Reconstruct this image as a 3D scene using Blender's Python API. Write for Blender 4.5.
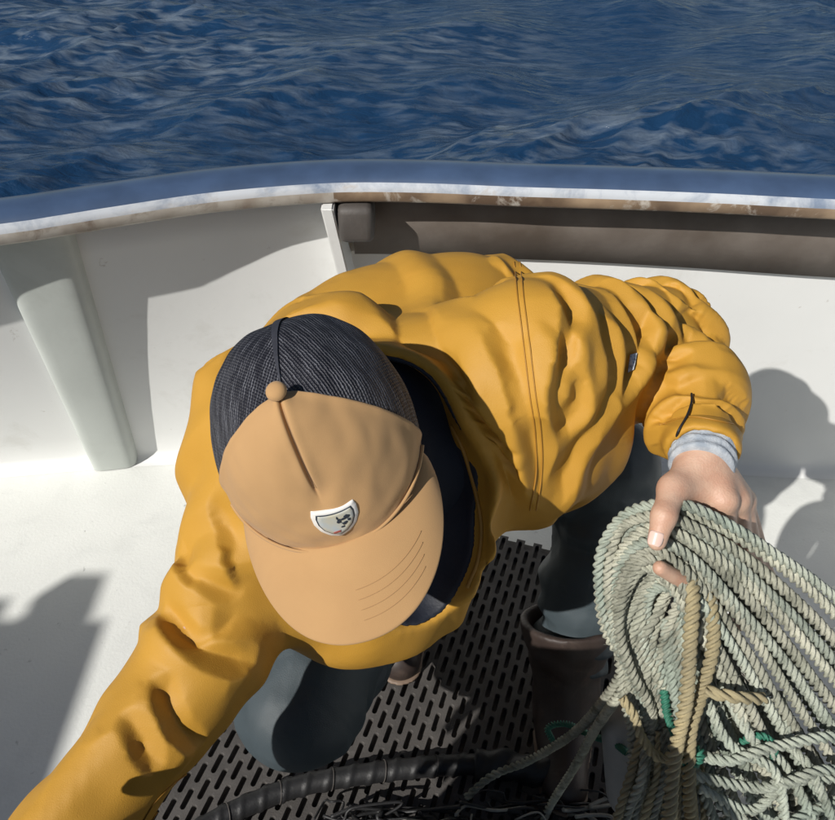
import bpy, bmesh, math, random
import numpy as np
from mathutils import Vector, Matrix
from mathutils.bvhtree import BVHTree

random.seed(7); np.random.seed(7)
for o in list(bpy.data.objects): bpy.data.objects.remove(o)
scene = bpy.context.scene
COL = scene.collection

# ------------------------------------------------------------------ camera
CAM_H, PITCH, FPX, PW, PH = 1.5, math.radians(40), 802.0, 835.0, 820.0
cam_d = bpy.data.cameras.new('camera'); cam = bpy.data.objects.new('camera', cam_d)
COL.objects.link(cam)
cam.location = (0, 0, CAM_H); cam.rotation_euler = (math.pi/2 - PITCH, 0, 0)
cam_d.sensor_width = 36; cam_d.lens = 36*FPX/PW
cam_d.clip_start = 0.02; cam_d.clip_end = 9000
scene.camera = cam
# ------------------------------------------------------------------ sky and sun
LIGHT = Vector((0.54, 0.57, -0.60)).normalized()
world = bpy.data.worlds.new('World'); scene.world = world; world.use_nodes = True
wn = world.node_tree.nodes; wl = world.node_tree.links
sky = wn.new('ShaderNodeTexSky'); sky.sky_type = 'NISHITA'; sky.sun_disc = False
sky.sun_elevation = math.asin(-LIGHT.z)
sky.sun_rotation = math.atan2(-LIGHT.x, -LIGHT.y)
wl.new(sky.outputs[0], wn['Background'].inputs[0]); wn['Background'].inputs[1].default_value = 0.05
sun_d = bpy.data.lights.new('sun', 'SUN'); sun_d.energy = 4.8; sun_d.angle = math.radians(0.53)
sun_d.color = (1.0, 0.965, 0.91)
sun = bpy.data.objects.new('sun', sun_d); COL.objects.link(sun)
sun.rotation_euler = LIGHT.to_track_quat('-Z', 'Y').to_euler()
scene.view_settings.view_transform = 'Standard'; scene.view_settings.look = 'None'
scene.view_settings.gamma = 1; scene.view_settings.exposure = 0.0
scene.view_settings.use_curve_mapping = False

# ------------------------------------------------------------------ helpers
def P(x, y, dep):
    """photo point at a measured distance -> place on the boat (metres)"""
    a = (x - PW/2)/FPX; b = (PH/2 - y)/FPX
    s, c = math.sin(PITCH), math.cos(PITCH)
    return np.array([a*dep, (c + b*s)*dep, CAM_H + (-s + b*c)*dep])
def PZ(x, y, z):
    b = (PH/2 - y)/FPX
    return P(x, y, (z - CAM_H)/(-math.sin(PITCH) + b*math.cos(PITCH)))
def A(*v): return np.array(v, dtype=float)
def unit(v): v = np.asarray(v, float); return v/np.linalg.norm(v)

def link_obj(name, me, mat=None, parent=None, smooth=True):
    o = bpy.data.objects.new(name, me); COL.objects.link(o)
    mats = mat if isinstance(mat, (list, tuple)) else [mat]
    for m in mats:
        if m: me.materials.append(m)
    if smooth and len(me.polygons):
        me.polygons.foreach_set('use_smooth', np.ones(len(me.polygons), bool))
    if parent: o.parent = parent
    return o
def mesh_np(name, V, F):
    """V (n,3), F (m,3|4)"""
    me = bpy.data.meshes.new(name)
    V = np.asarray(V, np.float32); F = np.asarray(F, np.int32); k = F.shape[1]
    me.vertices.add(len(V)); me.vertices.foreach_set('co', V.ravel())
    me.loops.add(F.size); me.loops.foreach_set('vertex_index', F.ravel())
    me.polygons.add(len(F)); me.polygons.foreach_set('loop_start', np.arange(0, F.size, k, dtype=np.int32))
    me.update(calc_edges=True); me.validate()
    return me
def pymesh(name, V, F):
    me = bpy.data.meshes.new(name); me.from_pydata([tuple(v) for v in V], [], F); me.update(); return me
def tag(o, label, cat, group=None, kind=None):
    if label: o['label'] = label
    if cat: o['category'] = cat
    if group: o['group'] = group
    if kind: o['kind'] = kind
    return o
def thing(name, label, cat, loc=(0, 0, 0)):
    o = bpy.data.objects.new(name, None); COL.objects.link(o); o.location = loc
    o.empty_display_size = 0.05
    return tag(o, label, cat)
def adopt(o, root):
    """parent keeping world placement (roots only translated)"""
    o.parent = root; o.matrix_parent_inverse = Matrix.Translation(-Vector(root.location)); return o
def bevel_box(name, lo, hi, r, mat, parent=None, seg=3):
    bm = bmesh.new(); bmesh.ops.create_cube(bm, size=1)
    lo, hi = Vector(lo), Vector(hi)
    for v in bm.verts:
        v.co = Vector([lo[i] + (v.co[i]+.5)*(hi[i]-lo[i]) for i in range(3)])
    bmesh.ops.bevel(bm, geom=bm.edges[:], offset=r, segments=seg, profile=.5, affect='EDGES')
    me = bpy.data.meshes.new(name); bm.to_mesh(me); bm.free()
    return link_obj(name, me, mat, parent)

# ---- spline + tubes
def catmull(pts, step):
    P0 = np.asarray(pts, float)
    X = np.vstack([2*P0[0]-P0[1], P0, 2*P0[-1]-P0[-2]])
    out = []
    for i in range(1, len(X)-2):
        a, b, c, d = X[i-1], X[i], X[i+1], X[i+2]
        t = np.linspace(0, 1, 24, endpoint=False)[:, None]
        out.append(.5*((2*b)+(-a+c)*t+(2*a-5*b+4*c-d)*t**2+(-a+3*b-3*c+d)*t**3))
    out.append(X[-2][None]); C = np.vstack(out)
    s = np.concatenate([[0], np.cumsum(np.linalg.norm(np.diff(C, axis=0), axis=1))])
    n = max(3, int(s[-1]/step)+1)
    t = np.linspace(0, s[-1], n)
    return np.stack([np.interp(t, s, C[:, k]) for k in range(3)], 1), t
def frames(C):
    T = np.gradient(C, axis=0); T /= np.linalg.norm(T, axis=1)[:, None] + 1e-9
    N = np.zeros_like(T); r = np.array([0, 0, 1.]) if abs(T[0, 2]) < .9 else np.array([1., 0, 0])
    n = np.cross(T[0], r); n /= np.linalg.norm(n)
    for i in range(len(T)):
        n = n - T[i]*np.dot(n, T[i]); n /= np.linalg.norm(n); N[i] = n
    return T, N, np.cross(T, N)
def sweep(name, pts, rfun, mat, parent=None, step=.004, nv=12, cap=True):
    """rfun(s (n,1), theta (1,k)) -> radius"""
    C, s = catmull(pts, step); T, N, B = frames(C)
    th = np.linspace(0, 2*np.pi, nv, endpoint=False)
    R = rfun(s[:, None], th[None, :]) * np.ones((len(s), nv))
    V = C[:, None] + R[..., None]*(np.cos(th)[None, :, None]*N[:, None] + np.sin(th)[None, :, None]*B[:, None])
    V = V.reshape(-1, 3); n = len(C)
    i = np.arange(n-1)[:, None]*nv; j = np.arange(nv)[None]; j2 = (j+1) % nv
    F = np.stack([i+j, i+j2, i+nv+j2, i+nv+j], -1).reshape(-1, 4)
    if cap:
        c0 = len(V); V = np.vstack([V, C[:1]-T[:1]*R[0, 0]*.3, C[-1:]+T[-1:]*R[-1, 0]*.3])
        jj = np.arange(nv); k2 = (jj+1) % nv
        F = np.vstack([F, np.stack([np.full(nv, c0), k2, jj, jj], 1)*1,
                       np.stack([np.full(nv, c0+1), (n-1)*nv+jj, (n-1)*nv+k2, (n-1)*nv+k2], 1)])
        quads = [tuple(q) for q in F[:-2*nv]]
    me = bpy.data.meshes.new(name)
    if cap:
        tri = F[-2*nv:, :3]; Q = F[:-2*nv]
        loops = np.concatenate([Q.ravel(), tri.ravel()]).astype(np.int32)
        starts = np.concatenate([np.arange(0, Q.size, 4), Q.size+np.arange(0, tri.size, 3)]).astype(np.int32)
    else:
        loops = F.ravel().astype(np.int32); starts = np.arange(0, F.size, 4, dtype=np.int32)
    me.vertices.add(len(V)); me.vertices.foreach_set('co', V.astype(np.float32).ravel())
    me.loops.add(len(loops)); me.loops.foreach_set('vertex_index', loops)
    me.polygons.add(len(starts)); me.polygons.foreach_set('loop_start', starts)
    me.update(calc_edges=True)
    return link_obj(name, me, mat, parent)
def tube(name, pts, r, mat, parent=None, step=.006, nv=8):
    return sweep(name, pts, lambda s, t: r + 0*s, mat, parent, step, nv)
def rope(name, pts, r, mat, parent=None, lay=.029, step=.0024, nv=18, phase=0., fuzz=0.):
    C, sl = catmull(pts, step); T, N, B = frames(C)
    th = np.linspace(0, 2*np.pi, nv, endpoint=False); u = (th*3/(2*np.pi)) % 1; a = (u-.5)*(2*np.pi/3)
    c_, a_ = .545*r, .475*r; rad = c_*np.cos(a)+np.sqrt(np.maximum(a_*a_-(c_*np.sin(a))**2, (.06*r)**2))
    rr = rad[None]*(1+.03*np.sin(sl*91+phase*5)[:, None]+.02*np.random.randn(len(sl), nv))
    ang = th[None]+(2*np.pi*sl/lay+phase)[:, None]
    V = C[:, None]+rr[..., None]*(np.cos(ang)[..., None]*N[:, None]+np.sin(ang)[..., None]*B[:, None])
    n = len(C); V = V.reshape(-1, 3); i = np.arange(n-1)[:, None]*nv; j = np.arange(nv)[None]; j2 = (j+1) % nv
    F = np.stack([i+j, i+j2, i+nv+j2, i+nv+j], -1).reshape(-1, 4)
    loops = np.concatenate([F.ravel(), np.arange(nv)[::-1], (n-1)*nv+np.arange(nv)]).astype(np.int32)
    starts = np.concatenate([np.arange(0, F.size, 4), [F.size, F.size+nv]]).astype(np.int32)
    me = bpy.data.meshes.new(name)
    me.vertices.add(len(V)); me.vertices.foreach_set('co', V.astype(np.float32).ravel())
    me.loops.add(len(loops)); me.loops.foreach_set('vertex_index', loops)
    me.polygons.add(len(starts)); me.polygons.foreach_set('loop_start', starts); me.update(calc_edges=True)
    return link_obj(name, me, mat, parent)

# ---- signed distance modelling
def cone(p, a, b, ra, rb):
    a = np.asarray(a, np.float32); b = np.asarray(b, np.float32); ba = b-a
    pa = p-a; h = np.clip(pa@ba/max(float(ba@ba), 1e-12), 0, 1)
    return np.linalg.norm(pa-h[:, None]*ba, axis=1) - (ra+(rb-ra)*h)
def smin(a, b, k):
    h = np.clip(.5+.5*(b-a)/k, 0, 1); return b+(a-b)*h - k*h*(1-h)
def smax(a, b, k): return -smin(-a, -b, k)
def ell(p, c, r, R=None):
    q = p-np.asarray(c, np.float32)
    if R is not None: q = q@np.asarray(R, np.float32)
    r = np.asarray(r, np.float32); k0 = np.linalg.norm(q/r, axis=1); k1 = np.linalg.norm(q/(r*r), axis=1)
    return k0*(k0-1)/np.maximum(k1, 1e-6)
def chain(p, pts, rad, k=.02):
    d = None
    for i in range(len(pts)-1):
        e = cone(p, pts[i], pts[i+1], rad[i], rad[i+1]); d = e if d is None else smin(d, e, k)
    return d
def vnoise(p, f, seed=0):
    q = p*f+100.0; i = np.floor(q).astype(np.int64); t = q-i; t = t*t*(3-2*t)
    def hsh(x, y, z):
        n = (x*374761393 + y*668265263 + z*2147483647 + seed*1274126177) & 0xffffffff
        n = ((n ^ (n >> 13))*1274126177) & 0xffffffff
        return ((n ^ (n >> 16)) & 0xffff)/32767.5 - 1
    r = 0
    for dx in (0, 1):
        for dy in (0, 1):
            for dz in (0, 1):
                w = (t[:, 0] if dx else 1-t[:, 0])*(t[:, 1] if dy else 1-t[:, 1])*(t[:, 2] if dz else 1-t[:, 2])
                r = r+w*hsh(i[:, 0]+dx, i[:, 1]+dy, i[:, 2]+dz)
    return r
def mesh_sdf(f, lo, hi, h, c=4):
    lo = np.asarray(lo, np.float32); hi = np.asarray(hi, np.float32)
    nb = np.ceil((hi-lo)/(h*c)).astype(int)+1
    bi = np.stack(np.meshgrid(*[np.arange(n) for n in nb], indexing='ij'), -1).reshape(-1, 3)
    cen = lo+(bi*c+(c-1)/2)*h
    d = f(cen.astype(np.float32))
    act = np.abs(d) < h*c*1.35
    vals = np.repeat(d[:, None], c**3, 1).astype(np.float32)
    off = np.stack(np.meshgrid(*[np.arange(c)]*3, indexing='ij'), -1).reshape(-1, 3)
    pts = lo+((bi[act]*c)[:, None]+off[None])*h
    vals[act] = f(pts.reshape(-1, 3).astype(np.float32)).reshape(-1, c**3)
    V = vals.reshape(*nb, c, c, c).transpose(0, 3, 1, 4, 2, 5).reshape(*(nb*c))
    S = V < 0; n = np.array(V.shape)
    cnt = sum(S[a:n[0]-1+a, b:n[1]-1+b, e:n[2]-1+e].astype(np.int8) for a in (0, 1) for b in (0, 1) for e in (0, 1))
    cells = np.argwhere((cnt > 0) & (cnt < 8))
    idx = -np.ones(n-1, np.int32); idx[tuple(cells.T)] = np.arange(len(cells))
    cor = [(a, b, e) for a in (0, 1) for b in (0, 1) for e in (0, 1)]
    cv = {k: V[cells[:, 0]+k[0], cells[:, 1]+k[1], cells[:, 2]+k[2]] for k in cor}
    acc = np.zeros((len(cells), 3)); num = np.zeros(len(cells))
    for k in cor:
        for ax in range(3):
            if k[ax] == 0:
                k2 = list(k); k2[ax] = 1; k2 = tuple(k2); a, b = cv[k], cv[k2]
                m = (a < 0) != (b < 0); t = np.where(m, a/np.where(m, a-b, 1), 0)
                q = np.tile(np.array(k, float), (len(cells), 1)); q[:, ax] = t
                acc += q*m[:, None]; num += m
    Vt = lo+(cells+acc/num[:, None])*h
    F = []
    for ax in range(3):
        u, v = (ax+1) % 3, (ax+2) % 3
        sl = [slice(None)]*3; sh = [slice(None)]*3; sl[ax] = slice(0, -1); sh[ax] = slice(1, None)
        e = np.argwhere(S[tuple(sl)] != S[tuple(sh)])
        e = e[(e[:, u] > 0) & (e[:, v] > 0) & (e[:, u] < n[u]-1) & (e[:, v] < n[v]-1)]
        s0 = S[tuple(e.T)]
        def ci(du, dv):
            g = e.copy(); g[:, u] += du; g[:, v] += dv; return idx[tuple(g.T)]
        q = np.stack([ci(-1, -1), ci(0, -1), ci(0, 0), ci(-1, 0)], 1)
        q[~s0] = q[~s0][:, ::-1]; F.append(q)
    F = np.vstack(F); F = F[(F >= 0).all(1)]
    return Vt, F
def quad_edges(F, diag=True):
    E = [F[:, [0, 1]], F[:, [1, 2]], F[:, [2, 3]], F[:, [3, 0]]]
    if diag: E += [F[:, [0, 2]], F[:, [1, 3]]]
    E = np.sort(np.vstack(E), 1); return np.unique(E, axis=0)
def lap(V, E, deg):
    out = np.empty_like(V)
    for k in range(3):
        out[:, k] = (np.bincount(E[:, 0], V[E[:, 1], k], len(V))+np.bincount(E[:, 1], V[E[:, 0], k], len(V)))/deg - V[:, k]
    return out
def smooth_mesh(V, F, it=3, lam=.5):
    E = quad_edges(F, False); deg = np.bincount(E.ravel(), minlength=len(V))
    for _ in range(it): V = V+lam*lap(V, E, deg)
    return V
def normals(V, F):
    n = np.cross(V[F[:, 2]]-V[F[:, 0]], V[F[:, 3]]-V[F[:, 1]])
    N = np.zeros_like(V)
    for k in range(3):
        N[:, k] = sum(np.bincount(F[:, j], n[:, k], len(V)) for j in range(4))
    return N/(np.linalg.norm(N, axis=1)[:, None]+1e-12)
class Grid:
    def __init__(s, f, lo, hi, h):
        s.lo = np.asarray(lo, float); s.h = h; s.n = np.ceil((np.asarray(hi)-s.lo)/h).astype(int)+1
        g = np.stack(np.meshgrid(*[np.arange(k) for k in s.n], indexing='ij'), -1).reshape(-1, 3)
        D = f((s.lo+g*h).astype(np.float32)).reshape(s.n)
        G = np.stack(np.gradient(D, h), -1); s.A = np.concatenate([D[..., None], G], -1).astype(np.float32)
    def __call__(s, p):
        q = np.clip((p-s.lo)/s.h, 0, s.n-1.001); i = q.astype(int); t = q-i; r = 0
        for a in (0, 1):
            for b in (0, 1):
                for c in (0, 1):
                    w = (t[:, 0] if a else 1-t[:, 0])*(t[:, 1] if b else 1-t[:, 1])*(t[:, 2] if c else 1-t[:, 2])
                    r = r+w[:, None]*s.A[i[:, 0]+a, i[:, 1]+b, i[:, 2]+c]
        return r[:, 0], r[:, 1:]
def drape(V, F, inner, outer, free, it, axisf, g_ax, g_cross, grav=.0004, bend=.35, gap=.004, out_lim=.028, noise=.006, nf=22):
    """quasi-static cloth: cloth a little longer than the form it lies on buckles into folds"""
    V = smooth_mesh(V.copy(), F, 3); V0 = V.copy()
    N = normals(V, F)
    axv, lv0 = axisf(V); pr = np.einsum('ij,ij->i', V, axv)[:, None]*axv; Q = .28*V+.72*pr+.017*np.stack([vnoise(V, 9, 31), vnoise(V, 9, 32), vnoise(V, 9, 33)], 1)
    ns = vnoise(Q, nf, 3)+.6*vnoise(Q, nf*2.1, 5)
    V = V+N*(noise*ns*free)[:, None]
    E = quad_edges(F, True); E1 = quad_edges(F, False)
    deg = np.bincount(E.ravel(), minlength=len(V)); deg1 = np.bincount(E1.ravel(), minlength=len(V))
    e = V0[E[:, 1]]-V0[E[:, 0]]; L = np.linalg.norm(e, axis=1)
    ax, loc = axisf(.5*(V0[E[:, 0]]+V0[E[:, 1]]))
    c2 = (np.einsum('ij,ij->i', e, ax)/(L+1e-9))**2
    rest = L*(1+loc*(g_ax*c2+g_cross*(1-c2)))
    for k in range(it):
        V[:, 2] -= grav*free
        for _ in range(3):
            d = V[E[:, 1]]-V[E[:, 0]]; l = np.linalg.norm(d, axis=1)+1e-9
            c = d*((l-rest)/l*.5)[:, None]
            for a in range(3):
                V[:, a] += 1.6*free*(np.bincount(E[:, 0], c[:, a], len(V))-np.bincount(E[:, 1], c[:, a], len(V)))/deg
        late = k > it*.72
        if k == int(it*.72)+1: rest = rest*(1+.012*np.clip(loc, 0, 1.5))
        for _ in range(1 if late else 4):
            b = lap(V, E1, deg1); b = lap(b, E1, deg1)
            V -= (bend*.16 if late else bend*.45)*b*free[:, None]
        if k % 3 == 2 or k == it-1:
            d, G = inner(V); m = np.clip(gap-d, 0, .03); gn = G/(np.linalg.norm(G, axis=1)[:, None]+1e-6)
            V += gn*(m*free)[:, None]
            d, G = outer(V); m = np.clip(d-out_lim, 0, .03); gn = G/(np.linalg.norm(G, axis=1)[:, None]+1e-6)
            V -= gn*(m*.5*free)[:, None]
    return V

def crispen(V, F, free, n_it=22, v_it=12, sig=.11):
    """stiff shell cloth: flat panels that meet in sharp creases (bilateral filtering of the face normals)"""
    m = len(F); E = np.sort(np.vstack([F[:, [0, 1]], F[:, [1, 2]], F[:, [2, 3]], F[:, [3, 0]]]), 1); fid = np.tile(np.arange(m), 4)
    key = E[:, 0].astype(np.int64)*len(V)+E[:, 1]; o = np.argsort(key, kind='stable'); k = key[o]; d = np.where(k[1:] == k[:-1])[0]
    A1, A2 = fid[o[d]], fid[o[d+1]]
    def fn(V):
        n = np.cross(V[F[:, 2]]-V[F[:, 0]], V[F[:, 3]]-V[F[:, 1]]); return n/(np.linalg.norm(n, axis=1)[:, None]+1e-12)
    n = fn(V)
    for _ in range(n_it):
        w = np.exp(-((n[A1]-n[A2])**2).sum(1)/(2*sig*sig)); q = n.copy()
        for a in range(3): q[:, a] += np.bincount(A1, w*n[A2, a], m)+np.bincount(A2, w*n[A1, a], m)
        n = q/(np.linalg.norm(q, axis=1)[:, None]+1e-12)
    cnt = sum(np.bincount(F[:, j], minlength=len(V)) for j in range(4)).astype(float); cnt[cnt == 0] = 1
    for _ in range(v_it):
        c = V[F].mean(1); U = np.zeros_like(V)
        for j in range(4):
            t = (n*(c-V[F[:, j]])).sum(1)[:, None]*n
            for a in range(3): U[:, a] += np.bincount(F[:, j], t[:, a], len(V))
        V = V+U/cnt[:, None]*free[:, None]
    return V
# ------------------------------------------------------------------ materials
def material(name, col, rough=.5, var=.15, scale=8., bump=0., bscale=200., col2=None, f2=.5, spec=.5, coat=0., metal=0., sheen=0.,
             detail=6, contrast=(.35, .65), extra=None, coords='Object'):
    m = bpy.data.materials.new(name); m.use_nodes = True; nt = m.node_tree; n = nt.nodes; l = nt.links
    b = n['Principled BSDF']; b.inputs['Roughness'].default_value = rough; b.inputs['Metallic'].default_value = metal
    b.inputs['Specular IOR Level'].default_value = spec
    if coat: b.inputs['Coat Weight'].default_value = coat; b.inputs['Coat Roughness'].default_value = .08
    if sheen: b.inputs['Sheen Weight'].default_value = sheen
    tc = n.new('ShaderNodeTexCoord')
    t = n.new('ShaderNodeTexNoise'); t.inputs['Scale'].default_value = scale; t.inputs['Detail'].default_value = detail
    l.new(tc.outputs[coords], t.inputs['Vector'])
    r = n.new('ShaderNodeValToRGB'); l.new(t.outputs['Fac'], r.inputs[0])
    c = np.array(col); c2 = np.array(col2) if col2 is not None else np.clip(c*(1-var), 0, 1)
    r.color_ramp.elements[0].position = contrast[0]; r.color_ramp.elements[1].position = contrast[1]
    r.color_ramp.elements[0].color = (*c2, 1); r.color_ramp.elements[1].color = (*c, 1)
    l.new(r.outputs[0], b.inputs['Base Color'])
    if bump:
        t2 = n.new('ShaderNodeTexNoise'); t2.inputs['Scale'].default_value = bscale; t2.inputs['Detail'].default_value = 4
        l.new(tc.outputs[coords], t2.inputs['Vector'])
        bp = n.new('ShaderNodeBump'); bp.inputs['Strength'].default_value = bump; bp.inputs['Distance'].default_value = .002
        l.new(t2.outputs['Fac'], bp.inputs['Height']); l.new(bp.outputs[0], b.inputs['Normal'])
    if extra: extra(nt, b, tc, r)
    return m
def dirt(col, scale, lo, hi, amount=1.):
    def ex(nt, b, tc, r):
        n, l = nt.nodes, nt.links
        t = n.new('ShaderNodeTexNoise'); t.inputs['Scale'].default_value = scale; t.inputs['Detail'].default_value = 9
        t.inputs['Roughness'].default_value = .68; t.inputs['Distortion'].default_value = .4
        l.new(tc.outputs['Object'], t.inputs['Vector'])
        q = n.new('ShaderNodeMapRange'); q.inputs[1].default_value = lo; q.inputs[2].default_value = hi; q.inputs[4].default_value = amount
        l.new(t.outputs['Fac'], q.inputs[0])
        mx = n.new('ShaderNodeMix'); mx.data_type = 'RGBA'; l.new(q.outputs[0], mx.inputs['Factor'])
        l.new(b.inputs['Base Color'].links[0].from_socket, mx.inputs[6]); mx.inputs[7].default_value = (*col, 1); l.new(mx.outputs[2], b.inputs['Base Color'])
        rr = n.new('ShaderNodeMapRange'); rr.inputs[3].default_value = b.inputs['Roughness'].default_value
        rr.inputs[4].default_value = min(1, b.inputs['Roughness'].default_value+.25)
        l.new(t.outputs['Fac'], rr.inputs[0]); l.new(rr.outputs[0], b.inputs['Roughness'])
    return ex
def layers(*fs):
    def ex(nt, b, tc, r):
        for f in fs: f(nt, b, tc, r)
    return ex
M = {}
M['white'] = material('white_paint', (.74, .745, .73), .38, .05, 3, .15, 60, extra=layers(dirt((.44, .42, .37), 3.4, .54, .80, .6), dirt((.30, .26, .21), 24, .66, .73, .55)))
M['deck'] = material('deck_paint', (.72, .73, .70), .45, .06, 4, .35, 140, extra=layers(dirt((.45, .46, .45), 3.2, .50, .80, .5), dirt((.24, .24, .23), 30, .65, .72, .6)))
M['rail_blue'] = material('rail_blue_paint', (.060, .100, .185), .34, .25, 14, .1, 30, coat=.6, spec=.9)
M['rail_highlight'] = material('rail_highlight_band', (.56, .59, .63), .2, .1, 12, .1, 40, coat=.4, extra=layers(dirt((.42, .36, .30), 16, .58, .72, .8), dirt((.14, .19, .28), 7, .46, .66, .85)))  # glossy highlight painted as a whitish band, blue patches soften it
M['rail_brown'] = material('rail_worn_edge', (.40, .29, .19), .5, .4, 9, .3, 60, col2=(.13, .085, .055), extra=dirt((.60, .56, .5), 11, .54, .62, .8))
M['rail_edge'] = material('rail_edge_paint', (.55, .52, .47), .45, .2, 12, .3, 60, col2=(.33, .28, .23), extra=dirt((.20, .15, .11), 15, .52, .66, .8))
M['pillar'] = material('pillar_shaded_paint', (.50, .53, .50), .45, .08, 5, .15, 60, extra=dirt((.34, .36, .33), 6, .55, .8, .5))  # greenish grey paint, darkened for the shade on its leaning front
M['board'] = material('shade_board', (.17, .145, .125), .6, .3, 7, .3, 60, col2=(.09, .07, .055))
M['black'] = material('black_rubber', (.016, .016, .017), .55, .3, 30, .3, 200)
M['fender'] = material('fender_rubber', (.085, .075, .068), .6, .3, 20, .3, 150)
M['mat'] = material('mat_rubber', (.080, .073, .068), .6, .3, 22, .4, 300, extra=dirt((.16, .15, .14), 30, .58, .8, .6))
M['yellow'] = material('jacket_shell', (.50, .262, .032), .48, .07, 5, .22, 900, spec=.4, extra=layers(dirt((.42, .20, .022), 5, .50, .80, .45), dirt((.30, .16, .03), 34, .64, .74, .35)))
def add_wrinkle(m, scale, dist, stretch):
    nt = m.node_tree; n, l = nt.nodes, nt.links; b = n['Principled BSDF']; tc = [x for x in n if x.type == 'TEX_COORD'][0]
    old = b.inputs['Normal'].links[0].from_socket
    mp = n.new('ShaderNodeMapping'); mp.inputs['Scale'].default_value = stretch; l.new(tc.outputs['Object'], mp.inputs[0])
    t = n.new('ShaderNodeTexNoise'); t.inputs['Scale'].default_value = scale; t.inputs['Detail'].default_value = 2; t.inputs['Distortion'].default_value = .5
    l.new(mp.outputs[0], t.inputs['Vector'])
    bp = n.new('ShaderNodeBump'); bp.inputs['Strength'].default_value = .6; bp.inputs['Distance'].default_value = dist
    l.new(t.outputs['Fac'], bp.inputs['Height']); l.new(old, bp.inputs['Normal']); l.new(bp.outputs[0], b.inputs['Normal'])
add_wrinkle(M['yellow'], 9, .006, (1, 1.2, .8))
M['seam'] = material('jacket_seam', (.38, .185, .022), .55, .1, 30, .2, 600)
M['lining'] = material('jacket_lining', (.012, .016, .028), .6, .3, 20, .2, 300)
M['shirt'] = material('navy_shirt', (.010, .014, .026), .7, .3, 20, .3, 500)
M['cuff'] = material('cuff_knit', (.46, .49, .52), .8, .3, 60, .5, 500, col2=(.26, .30, .35))
M['trousers'] = material('trouser_cloth', (.050, .068, .078), .6, .2, 12, .25, 700)
add_wrinkle(M['trousers'], 14, .010, (1, 1, .6))
M['boot'] = material('boot_rubber', (.050, .034, .028), .42, .35, 16, .2, 90, extra=dirt((.12, .085, .065), 14, .55, .75, .6))
M['sole'] = material('boot_sole', (.20, .14, .10), .6, .2, 20)
M['skin'] = material('skin', (.57, .375, .27), .5, .14, 45, .3, 420, col2=(.50, .29, .20))
M['skin'].node_tree.nodes['Principled BSDF'].inputs['Subsurface Weight'].default_value = .05
M['skin'].node_tree.nodes['Principled BSDF'].inputs['Subsurface Radius'].default_value = (.01, .004, .002)
M['nail'] = material('nail', (.72, .52, .44), .25, .05, 40)
M['hair'] = material('hair', (.022, .014, .009), .5, .4, 120, .8, 400)
M['cap_tan'] = material('cap_cotton', (.455, .268, .115), .8, .07, 14, .12, 1400, sheen=.15, extra=dirt((.40, .23, .10), 9, .46, .8, .6))
M['cap_under'] = material('cap_under', (.30, .17, .08), .8, .1, 14)
M['thread'] = material('dark_thread', (.40, .235, .105), .8, .1, 60)
M['crease'] = material('dart_strip', (.10, .05, .02), .8, .1, 60)
M['badge_white'] = material('badge_white', (.78, .76, .72), .45, .05, 60)
M['badge_dark'] = material('badge_dark', (.02, .03, .045), .5, .1, 60)
M['badge_field'] = material('badge_field', (.40, .46, .50), .4, .1, 90, col2=(.50, .47, .36))
M['tape'] = material('seam_tape', (.035, .037, .05), .7, .3, 200)
M['badge_red'] = material('badge_red', (.36, .09, .07), .5, .3, 200)
M['tag'] = material('tag_white', (.6, .62, .64), .5, .3, 300, col2=(.15, .18, .22))
M['rope'] = material('rope_fibre', (.52, .51, .41), .8, .1, 9, .8, 700, col2=(.38, .39, .31), extra=dirt((.13, .135, .10), 26, .46, .66, .8))
M['rope_g'] = material('rope_fibre_green', (.45, .47, .39), .8, .1, 12, .8, 700, col2=(.32, .37, .31), extra=dirt((.11, .13, .10), 26, .47, .68, .8))
M['rope_y'] = material('rope_fibre_straw', (.50, .42, .24), .8, .1, 14, .7, 900, col2=(.36, .31, .19))
def per_object(m, lo, hi):
    nt = m.node_tree; n, l = nt.nodes, nt.links; b = n['Principled BSDF']; src = b.inputs['Base Color'].links[0].from_socket
    oi = n.new('ShaderNodeObjectInfo'); q = n.new('ShaderNodeMapRange'); q.inputs[3].default_value = lo; q.inputs[4].default_value = hi; l.new(oi.outputs['Random'], q.inputs[0])
    h = n.new('ShaderNodeHueSaturation'); l.new(q.outputs[0], h.inputs['Value']); l.new(src, h.inputs['Color']); l.new(h.outputs[0], b.inputs['Base Color'])
for k_ in ('rope', 'rope_g', 'rope_y'): per_object(M[k_], .72, 1.12)
M['twine'] = material('green_twine', (.03, .17, .11), .6, .3, 50, .4, 700)
M['net'] = material('net_twine', (.32, .31, .27), .7, .3, 60)
M['float'] = material('float_plastic', (.42, .42, .41), .45, .2, 20, .15, 100)
M['steel'] = material('painted_steel', (.6, .62, .62), .4, .1, 6, extra=dirt((.35, .25, .18), 9, .62, .8, .6))
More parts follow.
